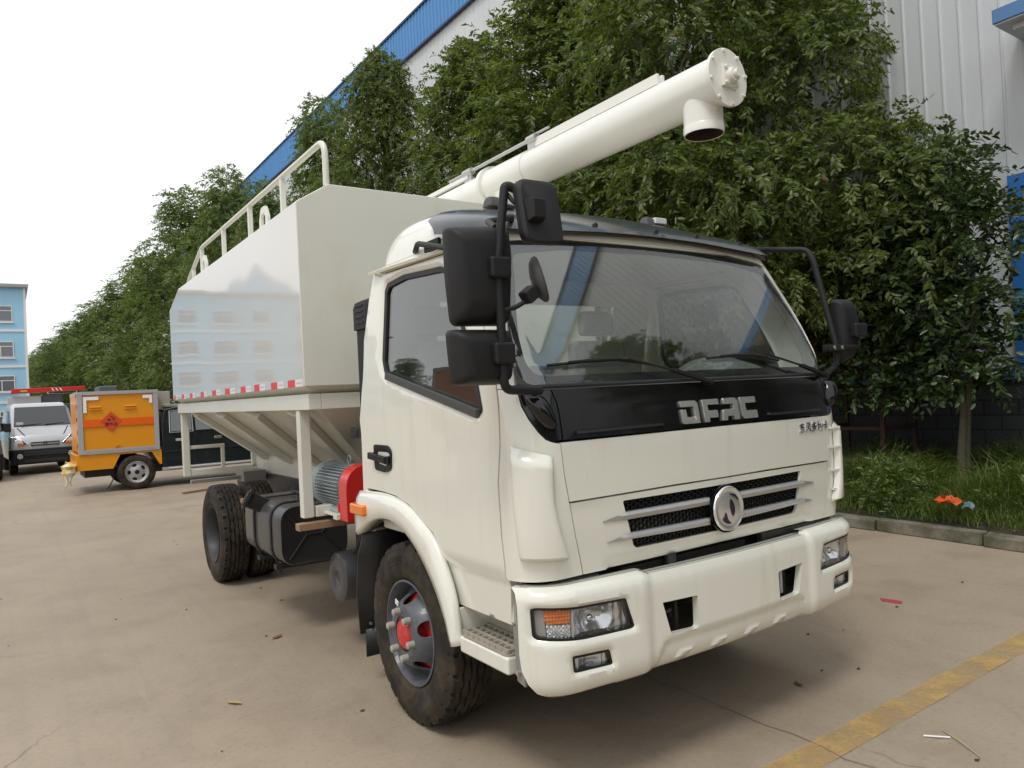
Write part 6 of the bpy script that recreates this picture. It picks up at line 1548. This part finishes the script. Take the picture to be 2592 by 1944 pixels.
# far fence between the building and the trees
FN = thing('wire_fence', 'thin wire fence with pale posts in front of the far trees', 'fence', (0, 64, 0))
for k in range(7):
    mb = MB(); mb.cyl((.1 + 1.9 * k, 0, 0), (.1 + 1.9 * k, 0, 3.6), .028, n=8); mb.build('post', wh, FN)
mb = MB()
for z in (1.6, 2.4, 3.2): mb.cyl((.1, 0, z), (11.5, 0, z), .008, n=6)
mb.build('wire', M['zinc'], FN)
# an orange box trailer out of the frame, which the door glass mirrors
OT = thing('box_trailer', 'orange box trailer seen only as a reflection in the truck door glass', 'trailer', (-6.6, 3.6, 0))
mb = MB(); mb.box((-1.1, 1.9, .95), (1.1, 5.6, 2.38)); ob = mb.build('cargo_box', pbr('deep_orange', (.58, .14, .02), .35), OT, bevel=.02)
mb = MB()
for x in (-1.12, 1.06):
    for y in (1.88, 5.54): mb.box((x, y, .93), (x + .06, y + .08, 2.41))
    mb.box((x, 1.88, 2.35), (x + .06, 5.6, 2.42)); mb.box((x, 1.88, .9), (x + .06, 5.6, .97))
mb.build('box_trim', alu, ob)
mb = MB(); mb.bar((-.5, 2.0, .72), (0, .55, .60), .08, .10); mb.bar((.5, 2.0, .72), (0, .55, .60), .08, .10); mb.cyl((0, .45, .60), (0, .60, .60), .06, n=16); mb.build('drawbar', M['chassis'], OT)
for x in (-.55, .55):
    mb = MB(); mb.box((x - .5, 1.86, 1.0), (x + .5, 1.9, 2.3)); dr = mb.build('end_door', org, ob, bevel=.01)
    mb = MB(); mb.cyl((x * .2, 1.84, 1.05), (x * .2, 1.84, 2.25), .018, n=10); mb.build('lock_rod', alu, dr)
mb = MB(); mb.box((-1.115, 1.95, 1.35), (-1.10, 5.5, 1.50)); mb.box((1.10, 1.95, 1.35), (1.115, 5.5, 1.50)); mb.build('orange_band', orr, ob)
mb = MB(); mb.box((-.9, 1.9, .55), (.9, 5.5, .9)); mb.build('chassis_frame', M['chassis'], OT)
for y in (3.2, 4.5): road_wheel(OT, (-.92, y, .42), .42, .25, (0, 0, 0)); road_wheel(OT, (.92, y, .42), .42, .25, (0, 0, PI))

# ------------------------------------------------------------------ unseen building added opposite the truck, for glass, chrome and black panels to mirror
WS = thing('unseen_building', 'unseen dark building added opposite the truck to be mirrored in its windscreen and black panel', 'building', (6, -24, 0))
mb = MB(); mb.box((-30, -12, 0), (34, 0, 8.5)); mb.build('wall', pbr('unseen_building_wall', (.07, .08, .07), .8, var=.1), WS)  # wall kept dark so that the truck's black panel mirrors something dark
mb = MB(); mb.box((-30.4, -12.4, 8.5), (34.4, .5, 8.8)); mb.build('roof', pbr('unseen_building_roof', (.12, .13, .14), .7), WS)
for k in range(14):
    mb = MB(); x = -28 + 4.4 * k
    for a, b, c, d in ((x, x + 3.2, 2.0, 2.1), (x, x + 3.2, 5.9, 6.0), (x, x + .1, 2.1, 5.9), (x + 3.1, x + 3.2, 2.1, 5.9), (x + .1, x + 3.1, 3.35, 3.42), (x + .1, x + 3.1, 4.65, 4.72)): mb.box((a, 0, c), (b, .06, d))
    w_ = mb.build('window', wh, WS); mb = MB(); mb.box((x + .05, .005, 2.05), (x + 3.15, .02, 5.95)); mb.build('pane', M['darkglass'], w_)

# ================================================================== camera and light
cam = bpy.data.cameras.new('camera'); co = bpy.data.objects.new('camera', cam); COL.objects.link(co)
cx_, cy_, cz_, pit, rol, yaw, fpx = -2.52410589, -2.0066, 1.55047, .01129558, -.04975886, .60326991, 1859.249
fw = Vector((math.sin(yaw) * math.cos(pit), math.cos(yaw) * math.cos(pit), math.sin(pit)))
rt = Vector((math.cos(yaw), -math.sin(yaw), 0)); up = rt.cross(fw)
r2 = rt * math.cos(rol) + up * math.sin(rol); u2 = -rt * math.sin(rol) + up * math.cos(rol)
m = Matrix((r2, u2, -fw)).transposed().to_4x4(); m.translation = (cx_, cy_, cz_)
co.matrix_world = m; cam.sensor_width = 36; cam.lens = 36 * fpx / 2592; cam.clip_end = 2000; cam.clip_start = .05
SC.camera = co
w = bpy.data.worlds.new('World'); SC.world = w; w.use_nodes = True; nt = w.node_tree
bg = nt.nodes['Background']
sk = nt.nodes.new('ShaderNodeTexSky'); sk.sky_type = 'NISHITA'; sk.sun_disc = False
SUN_EL, SUN_AZ = R(60), R(238)
sk.sun_elevation = SUN_EL; sk.sun_rotation = SUN_AZ; sk.air_density = 1.0; sk.dust_density = 2.5; sk.ozone_density = 1.0
hs = N(nt, 'ShaderNodeHueSaturation', Saturation=.30, Value=1.0)
nt.links.new(sk.outputs[0], hs.inputs['Color']); mxw = nt.nodes.new('ShaderNodeMix'); mxw.data_type = 'RGBA'; tcw = nt.nodes.new('ShaderNodeTexCoord'); nzw = N(nt, 'ShaderNodeTexNoise', Scale=2.6, Detail=5, Roughness=.55)
nt.links.new(tcw.outputs['Generated'], nzw.inputs['Vector']); mrw = nt.nodes.new('ShaderNodeMapRange'); mrw.inputs[1].default_value = .3; mrw.inputs[2].default_value = .7; mrw.inputs[3].default_value = .66; mrw.inputs[4].default_value = .88
nt.links.new(nzw.outputs['Fac'], mrw.inputs[0]); nt.links.new(mrw.outputs[0], mxw.inputs[0])   # cloud layer of uneven thickness over the clear sky
nt.links.new(hs.outputs[0], mxw.inputs[6]); mxw.inputs[7].default_value = (10.8, 10.9, 11.0, 1); nt.links.new(mxw.outputs[2], bg.inputs['Color'])
bg.inputs['Strength'].default_value = .13
L = bpy.data.lights.new('sun', 'SUN'); L.energy = 1.5; L.angle = R(16); L.color = (1, .97, .92)
lo = bpy.data.objects.new('sun', L); COL.objects.link(lo)
d = Vector((math.sin(SUN_AZ) * math.cos(SUN_EL), math.cos(SUN_AZ) * math.cos(SUN_EL), math.sin(SUN_EL)))
lo.rotation_euler = d.to_track_quat('Z', 'Y').to_euler()
SC.view_settings.view_transform = 'Standard'; SC.view_settings.look = 'None'; SC.view_settings.exposure = EXPOSURE
SC.view_settings.gamma = 1; SC.view_settings.use_curve_mapping = False
SC.cycles.max_bounces = 10; SC.cycles.transparent_max_bounces = 24; SC.cycles.caustics_reflective = False; SC.cycles.caustics_refractive = False
SC.cycles.use_denoising = True
